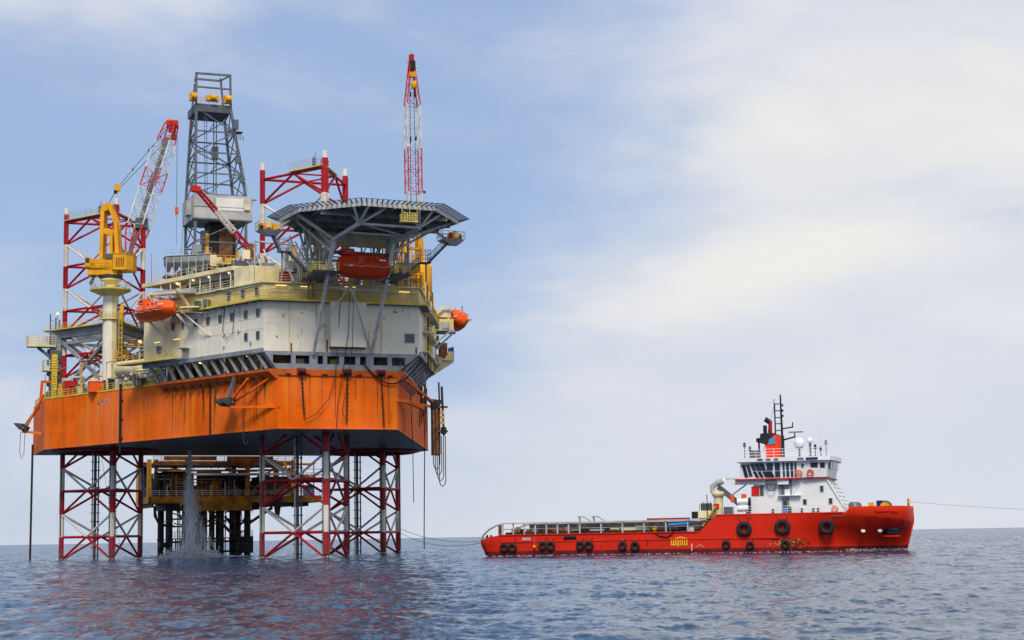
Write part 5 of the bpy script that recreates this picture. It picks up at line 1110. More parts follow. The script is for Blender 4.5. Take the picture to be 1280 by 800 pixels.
def section(s):
    xw, yw, xt, yt, zt, zk = s; out = []
    for z in (-2.6, -.6, 0.0, .72, 1.4, 2*zk/3+.2 if zk > 3 else 1.6, zk, zt):
        t = max(0, min(1, z/zk)); e = t**2.3 if xw > 56 else (t**1.7 if xw > 53 else t)
        y = yw+(yt-yw)*e*.985 if z <= zk else yt; x = xw+(xt-xw)*(t**1.2)
        if z < 0: y *= .97 if z > -1 else .8; x = xw-(.0 if z > -1 else .3)
        out.append((x, y, z))
    return out
hl = MB(SW); S = [section(s) for s in ST]
nz = len(S[0])
for sgn in (-1, 1):
    for i in range(len(S)-1):
        for k in range(nz-1):
            a, b, c, d = S[i][k], S[i+1][k], S[i+1][k+1], S[i][k+1]
            mat = 'ship_belt' if k < 3 else ('ship_red_bright' if k == nz-2 and ST[i][0] > 55 else 'ship_red')  # bow band above the knuckle: brighter red paints the light it catches
            hl.add([(p[0], sgn*p[1], p[2]) for p in (a, b, c, d)], [(0, 1, 2, 3)], mat, True)
for k in range(nz-1): hl.add([(S[0][k][0], S[0][k][1], S[0][k][2]), (S[0][k][0], -S[0][k][1], S[0][k][2]), (S[0][k+1][0], -S[0][k+1][1], S[0][k+1][2]), (S[0][k+1][0], S[0][k+1][1], S[0][k+1][2])], [(0, 1, 2, 3)], 'ship_belt' if k < 3 else 'ship_red')
def deck(x0, x1, z, mt, inset=.12):
    pts = []
    for s in ST:
        if x0 <= s[2] <= x1: pts.append((s[2], max(.02, s[3]-inset)))
    poly_ = [(x, -y) for x, y in pts] + [(x, y) for x, y in pts[::-1]]; hl.prism(poly_, z-.15, z, mt)
deck(1.5, 37.6, 1.55, 'wood_brown'); deck(37.4, 59.4, 4.6, 'deck_green'); deck(59.2, 66.4, 4.9, 'deck_green')
for sgn in (-1, 1):
    hl.beam((3.8, sgn*7.02, 2.86), (37.5, sgn*7.02, 2.86), .22, .12, 'ship_red'); hl.beam((4, sgn*7.03, 1.95), (50, sgn*7.03, 1.95), .1, .14, 'ship_red')
    hl.beam((40.1, sgn*7.0, 4.96), (58.9, sgn*6.95, 4.98), .18, .12, 'ship_red_bright')
hl.bar((64.72, 0, 0), (66.42, 0, 3.6), .12, 'ship_red_bright', 6); hl.bar((66.42, 0, 3.6), (66.42, 0, 5.6), .1, 'ship_red_bright', 6)
m = hl; rq = random.Random(9)
for k in range(230):                                       # mottled rust round the small forward tyre
    x = rq.gauss(50.6, 1.5); z1 = rq.gauss(1.15, .42); w = rq.uniform(.05, .22); hh = rq.uniform(.06, .3)
    if not (46.5 < x < 53.8 and .3 < z1 < 2.3): continue
    y0 = -(beam_at(x, max(.05, z1)))
    hl.beam((x, y0, z1-hh/2), (x, y0, z1+hh/2), w, .05, rq.choice(['stain_dark', 'stain_brown', 'stain_brown', 'leg_stain', 'ship_belt']), (0, 1, 0))
for k in range(22):
    x = rq.uniform(5, 46); z1 = rq.uniform(1.2, 2.7); w = rq.uniform(.05, .16); m.box((x, -7.0, z1-.4), (w, .03, rq.uniform(.4, 1.0)), rq.choice(['ship_belt', 'stain_dark', 'ship_red']))
ship_hull = hl.build('hull', ship, merge=True)
m = MB(SW)                                                 # yellow lettering, one sign
for k in range(8):
    x = 32.9+k*.36
    m.box((x, -7.03, 1.62), (.16, .03, 1.2 if k == 3 else .9), 'marking_yellow')
for x, z in ((33.1, 1.28), (33.8, 2.06), (34.4, 2.2), (34.9, 2.1), (33.5, 1.2), (35.2, 1.2)): m.box((x, -7.03, z), (.5, .03, .12), 'marking_yellow')
m.box((34.1, -7.028, 1.2), (2.6, .026, .06), 'marking_yellow'); m.build('hull_lettering', ship_hull)
m = MB(SW); m.box((36.2, -7.02, .9), (.1, .03, .9), 'ship_white'); m.build('load_line_mark', ship_hull)
m = MB(SW); m.beam((37.0, -7.02, .9), (37.6, -7.02, 1.2), .03, .1, 'ship_white', (0, 1, 0)); m.beam((37.6, -7.02, 1.2), (38.1, -7.02, .9), .03, .1, 'ship_white', (0, 1, 0)); m.build('thruster_mark', ship_hull)
m = MB(SW)
for k in range(9): m.box((62.3+k*.24, -6.38+.13*k, 5.15), (.13, .12, random.uniform(.2, .3)), 'ship_red')
m.box((63.2, -5.94, 5.02), (2.0, .1, .05), 'ship_red', .49); m.build('bow_lettering', ship_hull)
m = MB(SW); m.box((8.5, -7.03, 2.3), (1.5, .03, .32), 'grey_light'); m.build('stern_plate', ship_hull)
for x, y, z in ((60.9, 5.1, 2.6), (62.4, 4.3, 2.6)):
    m = MB(SW); m.bar((x, -y+.35, z), (x+.1, -y-.28, z), .2, 'ship_white', 10); m.build('hawse_fitting', ship_hull)
m = MB(SW); m.bar((14.9, -7.0, 2.4), (17.0, -7.0, 2.4), .25, 'black', 6); m.build('freeing_port', ship_hull)
m = MB(SW); m.box((63.5, -3.15, 2.5), (1.5, .9, .75), 'black', .62); m.box((63.4, -3.2, 1.9), (1.6, .8, .14), 'ship_red_bright', .62); m.box((63.6, -3.4, 2.8), (.9, .5, .25), 'grey_dark', .62); m.build('bow_anchor', ship)
# cargo rail along the aft deck
m = MB(SW)
for sgn in (-1, 1):
    m.beam((4.4, sgn*6.7, 4.38), (38.6, sgn*6.7, 4.38), .75, .16, 'grey_light'); m.tube([(4.4, sgn*6.7, 4.36), (3.2, sgn*6.6, 4.15), (2.1, sgn*6.4, 3.65), (1.1, sgn*6.1, 2.95), (.6, sgn*5.8, 2.2)], .14, 'grey_light', 8)
    x = 4.3
    while x < 38: m.beam((x, sgn*6.85, 2.8), (x, sgn*6.85, 4.32), .16, .22, 'grey_light'); x += 1.9 if x < 17 else 3.6
    m.bar((4.4, sgn*6.8, 3.6), (38, sgn*6.8, 3.6), .05, 'grey', 5)
m.box((21.3, 6.2, 3.0), (33.5, .12, 2.6), 'ship_dark'); m.box((21, -6.0, 2.75), (33, .1, .9), 'ship_dark'); m.build('cargo_rail', ship)
m = MB(SW)
for k in range(60):
    x = random.uniform(5, 31); y = random.uniform(-5.6, 4); hh = random.uniform(.4, 2.2); m.box((x, y, 1.6+hh/2), (random.uniform(.5, 2.6), random.uniform(.4, 1.2), hh), random.choice(['ship_steel', 'grey_dark', 'wood_brown', 'black', 'rust', 'ship_dark', 'ship_dark', 'black', 'cream']))
for k in range(12): x = random.uniform(8, 20); m.bar((x, random.uniform(-5.5, 0), random.uniform(2, 3.6)), (x+random.uniform(4, 9), random.uniform(-5.5, 0), random.uniform(2, 3.6)), random.uniform(.1, .25), random.choice(['black', 'ship_steel', 'rust', 'grey']), 6)
m.build('deck_gear', ship)
for x in (17.6, 20.0):
    m = MB(SW); m.beam((x, -6.6, 4.4), (x-.1, -6.6, 5.0), .12, .3, 'grey'); m.beam((x-.4, -6.6, 5.05), (x+.7, -6.6, 5.05), .2, .12, 'grey'); m.beam((x+.6, -6.6, 5.05), (x+1.7, -6.6, 4.5), .2, .12, 'grey'); m.build('stop_arm', ship)
m = MB(SW)
for x in (1.5, 2.1): m.bar((x, -5.6, 1.6), (x, -5.6, 2.9), .16, 'black', 8)
m.box((3.6, -5.6, 3.2), (.6, .6, 2.0), 'wood_brown'); m.box((6.0, -5.6, 3.1), (.9, .8, 1.2), 'cream'); m.box((6.6, -5.5, 3.6), (.7, .7, .6), 'yellow'); m.box((7.3, -5.5, 3.4), (.7, .7, .5), 'rust'); m.box((9.4, -5.6, 3.2), (.55, .5, 1.0), 'ship_white'); m.build('stern_gear', ship)
# white bridge block
m = MB(SW); Y = 5.5
prof = [(44.2, 4.7), (44.9, 7.2), (46.0, 9.4), (56.4, 9.4), (58.9, 5.7), (59.0, 4.7)]
m.loft([[(x, -Y, z) for x, z in prof], [(x, Y, z) for x, z in prof]], 'ship_white')
m.box((50.4, -Y-.05, 8.3), (2.0, .12, 1.9), 'grey'); m.box((50.7, -Y-.08, 7.6), (.8, .12, .9), 'ship_white'); m.box((50.0, -Y-.1, 8.2), (.3, .1, 1.6), 'grey_dark'); m.beam((51.5, -Y-.12, 7.3), (52.6, -Y-.12, 9.3), .16, .2, 'ship_white', (0, 1, 0))
m.box((51.0, -Y-.3, 7.25), (3.4, .6, .1), 'ship_white')
for k in range(7): m.bar((56.6+k*.36, -Y-.1, 9.3-k*.53), (56.6+k*.36, Y+.1, 9.3-k*.53), .05, 'ship_white', 5)
m.beam((56.5, -Y-.05, 9.4), (58.95, -Y-.05, 5.7), .22, .25, 'ship_white', (0, 1, 0))
blk = m.build('bridge_block', ship)
def pan(x0, x1, z0, z1, mt, name, par, y=-Y, th=.08, rim=None):
    m = MB(SW); m.box2((x0, y-th, z0), (x1, y+.02, z1), mt)
    if rim:
        for a_, b_ in (((x0-.05, z0-.05), (x0, z1+.05)), ((x1, z0-.05), (x1+.05, z1+.05)), ((x0, z1), (x1, z1+.05)), ((x0, z0-.05), (x1, z0))): m.box2((a_[0], y-th-.04, a_[1]), (b_[0], y+.02, b_[1]), rim)
    return m.build(name, par)
pan(45.3, 46.5, 7.3, 8.5, 'bright_red', 'locker', blk); pan(46.6, 47.0, 7.3, 8.6, 'window_blue', 'opening', blk); pan(47.02, 47.2, 7.3, 8.6, 'grey', 'opening', blk)
pan(49.8, 50.9, 5.0, 7.0, 'grey', 'door_recess', blk); pan(50.0, 50.55, 5.3, 6.6, 'window_dark', 'door', blk, th=.12); pan(49.9, 50.6, 5.0, 5.7, 'light_blue', 'drum', blk, th=.5); pan(50.7, 51.2, 5.0, 5.8, 'teal', 'drum', blk, th=.4)
for x0, x1, z0, z1 in ((53.0, 53.45, 6.1, 6.7), (57.2-.4, 57.25, 6.1, 6.75), (55.6, 56.0, 7.7, 8.35)): pan(x0, x1, z0, z1, 'window_dark', 'porthole', blk, rim='grey')
for x in (48.3, 52.6, 54.3, 55.0): pan(x, x+.3, 5.0, 5.6, 'grey_dark', 'vent', blk, th=.25)
m = MB(SW); m.rail([(42.6, -6.7, 4.95), (58.9, -6.7, 4.98)], 'ship_white', .95, 1.6, .025, 2); m.build('handrail', ship); m = MB(SW); m.rail([(42.6, 6.7, 4.95), (58.9, 6.7, 4.98)], 'ship_white', .95, 1.6, .025, 2); m.build('handrail', ship)
# wheelhouse
def xs(u): return 44.1+(u-931)*.1165
wh = MB(SW); W0, W1 = 6.0, 6.25
wh.loft([[(43.6, -W0, 9.45), (53.2, -W0, 9.45), (56.6, -W0+.2, 9.45), (57.0, -3, 9.45), (57.0, 3, 9.45), (56.6, W0-.2, 9.45), (43.6, W0, 9.45)],
         [(43.9, -W1, 11.6), (53.2, -W1, 11.6), (56.9, -W1+.2, 11.6), (57.4, -3, 11.6), (57.4, 3, 11.6), (56.9, W1-.2, 11.6), (43.9, W1, 11.6)]], 'ship_white')
wh.prism([(43.2, -W1-.5), (53, -W1-.5), (57.3, -W1-.2), (58, -3), (58, 3), (57.3, W1+.2), (43.2, W1+.5)], 11.6, 12.1, 'ship_white')
wh.prism([(43.0, -W0-.4), (52.7, -W0-.4), (52.7, W0+.4), (43.0, W0+.4)], 9.28, 9.46, 'red'); wh.prism([(53.2, -W0-.12), (56.9, -W0+.1), (56.9, W0-.1), (53.2, W0+.12)], 9.34, 9.5, 'red')
whl = wh.build('wheelhouse', ship)
yw = lambda z: -(W0+(W1-W0)*(z-9.45)/2.15)
for u0, u1, z0, z1, mt in ((943.5, 948, 10.5, 11.42, 'window_blue'), (949, 954.5, 10.5, 11.42, 'window_blue'), (955.2, 960.5, 10.5, 11.42, 'window_dark'), (963, 971, 10.5, 11.42, 'window_blue'), (973.5, 980, 10.5, 11.42, 'window_blue'), (983.5, 986, 10.5, 11.42, 'window_blue'), (988, 991.5, 10.5, 11.42, 'window_blue'), (993.5, 996.7, 10.5, 11.42, 'window_blue'), (998.6, 1001, 10.5, 11.42, 'window_blue'), (1014, 1028, 10.7, 11.35, 'window_blue'), (1031, 1037, 10.7, 11.3, 'window_dark'),
    (947, 951, 9.62, 10.36, 'window_dark'), (953, 957, 9.62, 10.36, 'window_dark'), (959, 971, 9.62, 10.36, 'window_dark'), (973.5, 980, 9.62, 10.36, 'window_blue'), (983.5, 986, 9.62, 10.36, 'window_blue'), (988, 991.5, 9.62, 10.36, 'window_blue'), (993.5, 996.7, 9.62, 10.36, 'window_blue'), (998.6, 1001, 9.62, 10.36, 'window_blue'), (932.5, 937, 9.7, 11.3, 'window_dark'), (938.5, 942.5, 9.8, 11.3, 'window_blue')):
    m = MB(SW); x0, x1 = xs(u0), xs(u1); sh = .35 if u0 < 960 else 0
    yo = .10 if u0 < 1010 else -.06
    m.loft([[(x0+sh*.6, yw(z0)-yo, z0), (x1+sh*.6, yw(z0)-yo, z0), (x1-sh*.6, yw(z1)-yo, z1), (x0-sh*.6, yw(z1)-yo, z1)], [(x0+sh*.6, yw(z0)+.3, z0), (x1+sh*.6, yw(z0)+.3, z0), (x1-sh*.6, yw(z1)+.3, z1), (x0-sh*.6, yw(z1)+.3, z1)]], mt)
    m.build('window', whl)
m = MB(SW); m.bar((xs(1009), -6.3, 11.0), (xs(1009), -6.0, 11.0), .22, 'window_blue', 12); m.build('porthole', whl)
for y in (-4.5, -1.6, 1.6, 4.5):
    m = MB(SW); hw = 1.2 if abs(y) < 3 else .7; x0 = 57.25 if abs(y) < 3 else 57.12
    m.loft([[(x0+.03, y-hw, 10.6), (x0+.03, y+hw, 10.6), (x0-.3, y+hw, 10.6), (x0-.3, y-hw, 10.6)], [(x0+.17, y-hw, 11.4), (x0+.17, y+hw, 11.4), (x0-.2, y+hw, 11.4), (x0-.2, y-hw, 11.4)]], 'window_dark'); m.build('window', whl)
for u0, u1, mt in ((952, 958.9, 'grey_dark'), (963, 969, 'galv'), (973, 979, 'galv'), (1003, 1011, 'galv'), (1014, 1029, 'navy')): m = MB(SW); m.box(((xs(u0)+xs(u1))/2, -W1-.52, 11.85), (xs(u1)-xs(u0), .05, .25), mt); m.build('vent_grille', whl)
m = MB(SW); m.rail([(43.6, -W1, 12.1), (57.0, -W1, 12.1)], 'ship_white', 1.1, 1.3, .03, 2); m.build('roof_rail', whl); m = MB(SW); m.rail([(43.6, W1, 12.1), (57.0, W1, 12.1)], 'ship_white', 1.1, 1.3, .03, 2); m.build('roof_rail', whl)
# funnel and mast
m = MB(SWM); m.loft([[(45.2, -1.6, 12.1), (47.3, -1.6, 12.1), (47.3, 1.6, 12.1), (45.2, 1.6, 12.1)], [(45.0, -1.5, 15.3), (47.2, -1.5, 15.3), (47.2, 1.5, 15.3), (45.0, 1.5, 15.3)]], 'ship_red_bright'); m.loft([[(44.2, -1.55, 14.3), (45.3, -1.62, 14.0), (45.3, 1.62, 14.0), (44.2, 1.55, 14.3)], [(44.4, -1.5, 15.5), (46.6, -1.6, 15.5), (46.6, 1.6, 15.5), (44.4, 1.5, 15.5)]], 'black'); fn = m.build('funnel', ship)
m = MB(SWM); m.loft([[(45.6, -1.66, 14.0), (46.7, -1.66, 14.1), (46.7, -1.5, 14.1), (45.6, -1.5, 14.0)], [(45.7, -1.64, 14.7), (46.7, -1.64, 15.1), (46.7, -1.5, 15.1), (45.7, -1.5, 14.7)]], 'emblem_blue'); m.build('emblem', fn)
m = MB(SWM); m.bar((45.0, -.5, 15.4), (45.0, -.5, 16.6), .3, 'black', 8); m.bar((45.6, .5, 15.4), (45.7, .5, 17.2), .3, 'black', 8); m.bar((45.7, .5, 17.0), (44.9, .4, 17.5), .35, 'black', 8); m.bar((45.9, -.6, 15.4), (45.9, -.6, 17.2), .22, 'red', 8); m.box((43.9, 0, 14.7), (.7, .8, .55), 'black'); m.bar((43.9, 0, 12.1), (43.9, 0, 14.6), .15, 'black', 6); m.box((43.4, -1, 12.7), (1.5, 1.4, 1.2), 'grey_dark'); m.build('exhaust_pipe', fn)
m = MB(SWM)
m.bar((47.55, 0, 12.1), (47.45, 0, 20.6), .22, 'black', 8, r2=.12); m.bar((46.5, 0, 15.4), (46.5, 0, 19.5), .12, 'black', 6); m.bar((46.4, 0, 19.5), (46.5, 0, 20.1), .06, 'black', 5); m.box((47.6, 0, 13.6), (.35, .6, 3.2), 'black')
for z in (15.9, 16.8, 17.6, 18.5, 19.4): m.bar((46.5, 0, z), (47.5, 0, z), .07, 'black', 5)
for z in (17.8, 18.5, 19.2): m.box((47.75, -.1, z), (.2, .25, .3), 'navy')
m.bar((47.5, 0, 16.1), (49.3, -.2, 16.3), .1, 'black', 6); m.bar((49.2, -.2, 16.3), (49.2, -.2, 16.9), .1, 'black', 6); m.bar((47.5, 0, 14.6), (49.6, -.4, 15.0), .12, 'black', 6); m.bar((49.5, -.4, 15), (49.5, -.4, 15.5), .1, 'black', 6); m.box((49.7, -.4, 15.6), (2.2, .2, .16), 'grey_dark'); m.bar((46.5, 0, 19.4), (44.5, 0, 13), .025, 'cable', 4)
m.build('mast', ship)
for x, y, zb, r, mt in ((52.6, -4.6, 13.9, .68, 'ship_white'), (54.2, -4.6, 14.2, .38, 'ship_white')):
    m = MB(SWC(x)); m.sphere((x, y, zb), r, mt, 10, (1, 1, 1.08)); m.bar((x, y, 12.1), (x, y, zb-r*.6), .14, 'galv', 8); m.lathe((x, y, zb-r*1.0), [(r*.5, 0), (r*.7, .12), (r*.7, .2)], 'galv', 12); m.build('radar_dome', ship)
for x, z, mt in ((55.0, 13.4, 'navy'), (55.8, 13.1, 'navy'), (56.6, 13.9, 'grey'), (44.4, 13.9, 'grey_dark'), (45.2, 13.4, 'grey_dark')):
    m = MB(SW); m.bar((x, -5, 12.1), (x, -5, z), .07, mt, 6); m.box((x, -5, z), (.32, .32, .55), mt); m.bar((x-.3, -5, z-.2), (x+.3, -5, z-.2), .04, mt, 5); m.build('aerial', ship)
m = MB(SW); m.bar((55.7, -4, 12.1), (55.5, -4, 18.5), .03, 'ship_white', 4); m.build('whip_aerial', ship)
m = MB(SW); m.box((45.9, -4.8, 12.6), (.8, .6, .9), 'grey_dark'); m.build('roof_locker', ship)
# deck crane
m = MB(SW); m.bar((40.2, -5.2, 4.6), (40.2, -5.2, 7.3), .68, 'cream', 14); m.lathe((40.2, -5.2, 7.2), [(.7, 0), (1.0, .3), (1.0, .7), (.7, .8)], 'cream', 14); m.tube([(39.4, -5.2, 7.8), (39.3, -5.2, 8.6), (40.1, -5.2, 9.1), (41.1, -5.2, 9.3)], .38, 'grey_light', 8); m.sphere((41.2, -5.2, 9.3), .42, 'ship_white', 8); m.beam((41.2, -5.3, 9.1), (51.0, -5.95, 8.95), .5, .6, 'ship_white'); m.beam((41.2, -5.3, 9.55), (47, -5.7, 9.35), .3, .25, 'grey_light')
m.beam((40.2, -5.2, 8.6), (43.4, -5.4, 6.3), .5, .7, 'grey_dark'); m.bar((42.0, -5.3, 7.3), (44.6, -5.5, 8.8), .1, 'grey', 6); m.tube([(47.6, -6.1, 8.8), (48.0, -6.1, 7.9), (48.8, -6.1, 7.9), (49.3, -6.1, 8.9)], .06, 'black', 5); m.box((48.4, -6.1, 9.0), (1.6, .3, .5), 'grey_dark'); m.build('deck_crane', ship)
m = MB(SW)
for z in (5.7, 6.6): m.bar((43.2, -6.0, z), (44.9, -6.0, z), .42, 'ship_white', 12); m.bar((44.9, -6, z), (45.2, -6, z), .5, 'black', 12)
m.box((44.2, -6, 7.3), (.7, .5, .5), 'boat_orange'); m.box((41.9, -6.2, 5.4), (1.4, .6, 1.1), 'grey_dark'); m.box((42.4, -5.6, 7.0), (.5, .4, 1.0), 'boat_orange'); m.build('raft_canister', ship)
m = MB(SW); m.beam((38.0, -6.4, 3.6), (40.0, -6.4, 6.0), .8, .2, 'yellow')
for t in (.2, .5, .8): m.box(lerp((38, -6.62, 3.6), (40, -6.62, 6.0), t), (.5, .3, .3), 'black')
m.box((38.4, -5, 4.9), (2.6, 1.5, 1.3), 'cream'); m.box((36.6, -5, 5.0), (1.2, 1.2, .9), 'black'); m.box((40.0, -5.8, 6.1), (.8, .5, .6), 'bright_red'); m.box((38.2, -4.6, 6.0), (1.6, .8, 1.0), 'grey_dark'); m.bar((38.6, -6, 5), (38.6, -6, 7.6), .07, 'black', 5)
for k in range(7): m.bar((37.2+k*.35, -5, 5.2), (37.2+k*.35, -5, 6.4+.2*(k % 3)), .04, 'black', 4)
m.box((32, -5.0, 4.6), (7.0, 1.0, .22), 'red'); m.build('winch_deck', ship)
# fore deck gear
m = MB(SW); m.lathe((60.2, -4.6, 5.0), [(.7, 0), (.7, 1.0), (.45, 1.25)], 'galv', 14); m.build('capstan', ship); m = MB(SW); m.box((61.8, -4.8, 5.9), (.5, .5, .5), 'yellow'); m.bar((63.0, -3.6, 5.75), (63.0, -2.6, 5.75), .42, 'yellow', 14); m.torus((63.0, -3.1, 5.75), .5, .14, 'grey_dark', (0, 1, 0), 16, 6); m.box((62.5, -3, 6.0), (.6, .6, .8), 'navy'); m.build('windlass', ship)
m = MB(SW); m.bar((65.6, -.6, 5.5), (65.6, -.6, 6.6), .22, 'bright_red', 8); m.box((65.8, -.6, 6.2), (.4, .4, .5), 'marking_yellow'); m.build('bollard', ship)

# tyres hung as fenders, life rings, deck cargo
def tyre(x, z, Rr, label, grp):
    t = thing('tyre_fender', label, 'tyre', (x, -(beam_at(x, z)+.3), z), grp, space=SW); y = -(beam_at(x, z)+Rr*.32)
    m = MB(SWC(x)); m.torus((x, y, z), Rr*.70, Rr*.32, 'rubber', (0, 1, .05), 22, 10); m.build('tread', t)
    m = MB(SW); zt = beam_at(x, z+1.6)
    for dx in (-.5, .5): m.bar((x+dx*Rr*.6, y-.02, z+Rr*.8), (x+dx*2.0*Rr, -beam_at(x, z)-.08, z+Rr*1.6), .035, 'black', 4)
    m.build('chain', t)
tyre(44.3, 3.1, .95, 'big black tyre fender on the red ship below its deck crane', 'big tyre fenders'); tyre(50.0, 3.25, .98, 'big black tyre fender below the dark door of the bridge block', 'big tyre fenders'); tyre(56.4, 3.15, .98, 'big black tyre fender nearest the ship bow', 'big tyre fenders')
G2 = 'small tyre fenders'
for x, z, r, lab in ((41.5, 1.15, .55, 'small tyre at the waterline just ahead of the aft deck step'), (45.1, 1.0, .52, 'small tyre at the waterline under the gap between two big tyres'), (50.3, 1.05, .58, 'small tyre at the waterline beside the rust stain on the red hull'),
    (4.6, 1.2, .62, 'aftmost small tyre fender near the ship stern'), (6.1, 1.2, .64, 'second small tyre fender from the ship stern'), (11.3, 1.35, .62, 'small tyre fender next to the yellow spot on the aft hull'), (12.7, 1.35, .64, 'small tyre fender forward of the tyre by the yellow spot'), (17.7, 1.3, .62, 'small tyre under the dark freeing port on the aft hull'), (19.2, 1.3, .66, 'small tyre just forward of the freeing port on the aft hull'), (24.8, 1.2, .62, 'small tyre halfway along the aft deck side'), (26.9, 1.1, .64, 'small tyre fender next aft of the yellow markings')): tyre(x, z, r, lab, G2)
for u, v, y, z, lab in ((1004, 594, -6.35, 10.0, 'orange life ring beside the last lower bridge window'), (1018.5, 593, -6.2, 10.05, 'orange life ring on the forward bridge wing side'), (1049, 638, -5.75, 5.4, 'orange life ring low on the white block near the bow')):
    x = xs(u) if z > 9 else 57.6
    m = MB(SWC(x)); m.torus((x, y-.05, z), .36, .09, 'boat_orange', (0, 1, 0), 18, 8); solo(m, 'life_ring', lab, 'life ring', (x, y, z-.4), 'life rings on the ship')
m = MB(SW); m.loft([[(32.4, -6.95, 3.75), (35.9, -6.95, 3.95), (35.9, -4.2, 3.95), (32.4, -4.2, 3.75)], [(32.6, -6.75, 4.1), (35.8, -6.75, 4.28), (35.8, -4.4, 4.28), (32.6, -4.4, 4.1)]], 'light_blue')
for x in (32.7, 35.6): m.bar((x, -6.75, 1.6), (x, -6.75, 3.9), .06, 'grey', 5); m.bar((x, -4.4, 1.6), (x, -4.4, 3.9), .06, 'grey', 5)
placed(m, 'awning', 'bright blue awning over the forward end of the aft deck', 'awning', (34, -5.3, 1.55))
m = MB(SW); m.bar((34.3, -5.4, 1.55), (34.3, -5.4, 3.5), .6, 'blue', 14); m.lathe((34.3, -5.4, 3.5), [(.6, 0), (.5, .12), (.1, .15)], 'blue', 14); placed(m, 'water_tank', 'round blue tank standing under the awning', 'tank', (34.3, -5.4, 1.55))
m = MB(SW); m.box((35.9, -5.8, 2.6), (1.1, .9, 2.0), 'ship_white'); m.box((35.9, -6.27, 2.7), (.9, .04, 1.2), 'white'); placed(m, 'cabinet', 'white cabinet beside the blue awning on deck', 'cabinet', (35.9, -5.8, 1.55))
m = MB(SW); m.sphere((30.0, -6.3, 3.35), .48, 'crane_yellow', 10, (1, 1, .8)); m.lathe((30.0, -6.3, 2.6), [(.1, 0), (.36, .5), (.4, .6)], 'crane_yellow', 12); placed(m, 'mooring_buoy', 'yellow buoy lashed at the rail of the aft deck', 'buoy', (30, -6.3, 2.6))
m = MB(SW); m.tube([(30.2, -7.1, 2.9), (31, -7.12, 2.4), (32.2, -7.14, 2.25), (33, -7.1, 2.6), (33.3, -7.1, 2.95)], .08, 'black', 6); placed(m, 'hanging_hose', 'black hose loop over the red bulwark below the yellow buoy', 'hose', (32, -7.1, 2.2))
m = MB(SW); m.sphere((9.9, -7.25, 1.25), .26, 'crane_yellow', 8); m.bar((9.9, -7.12, 1.3), (9.9, -7.05, 2.6), .03, 'rope', 4); placed(m, 'small_float', 'small yellow float hung on the aft red hull', 'float', (9.9, -7.25, 1.0))

vs, fs, _w = WASH
for k in range(75):
    x = .8+k*.86; x2 = min(64.4, x); yy_ = 0
    for a_, b_ in zip(ST[:-1], ST[1:]):
        if a_[0] <= x2 <= b_[0]: yy_ = a_[1]+(b_[1]-a_[1])*(x2-a_[0])/(b_[0]-a_[0])
    q_ = SW((x2, -yy_-.15, .03))
    for n_ in range(12 if k < 68 else 60):
        c = q_+Vector((random.gauss(0, .5), -abs(random.gauss(0, .25)), random.uniform(-.02, .14 if k < 68 else .3))); w_ = random.uniform(.03, .09); d = Vector((random.gauss(0, 1), random.gauss(0, 1), random.gauss(0, .3))).normalized(); e = d.cross(Vector((random.gauss(0, 1), random.gauss(0, 1), random.gauss(0, 1)))).normalized(); o = len(vs)
        vs.extend([c-d*w_-e*w_, c+d*w_-e*w_, c+d*w_+e*w_, c-d*w_+e*w_]); fs.append((o, o+1, o+2, o+3))
m = MB(WW); m.add(vs, fs, 'spray'); ww_ = solo(m, 'waterline_foam', 'thin white wash where the steel legs and the red ship meet the sea', 'foam', (0, 230, 0)); ww_['kind'] = 'stuff'
# ropes between rig, ship and beyond
def ropeW(label, a, b, sag, r=.06, mat='rope', n=24, nm='mooring_rope'):
    m = MB(WW); m.tube([(*(lerp(a, b, i/n)[:2]), lerp(a, b, i/n)[2]-sag*4*(i/n)*(1-i/n)) for i in range(n+1)], r, mat, 5); solo(m, nm, label, 'rope', lerp(a, b, .5), 'ropes of the ship')
stern_a, stern_b = SW((.6, -5.0, 2.1)), SW((.5, -3.4, 2.0))
legB = RW((30.0, -27.0, 3.9)); legB2 = RW((30.0, -27.0, 4.6))
ropeW('pale upper mooring rope from the rig leg to the ship stern', tuple(legB2), tuple(stern_a), .9, .04); ropeW('dark lower mooring rope from the rig leg to the ship stern', tuple(legB), tuple(stern_b), 1.4, .035, 'hose')
ropeW('thin tow rope running from the ship bow out to the right', tuple(SW((65.8, -.6, 6.2))), (115, 250, 5.5), 1.2, .028, 'grey_light')

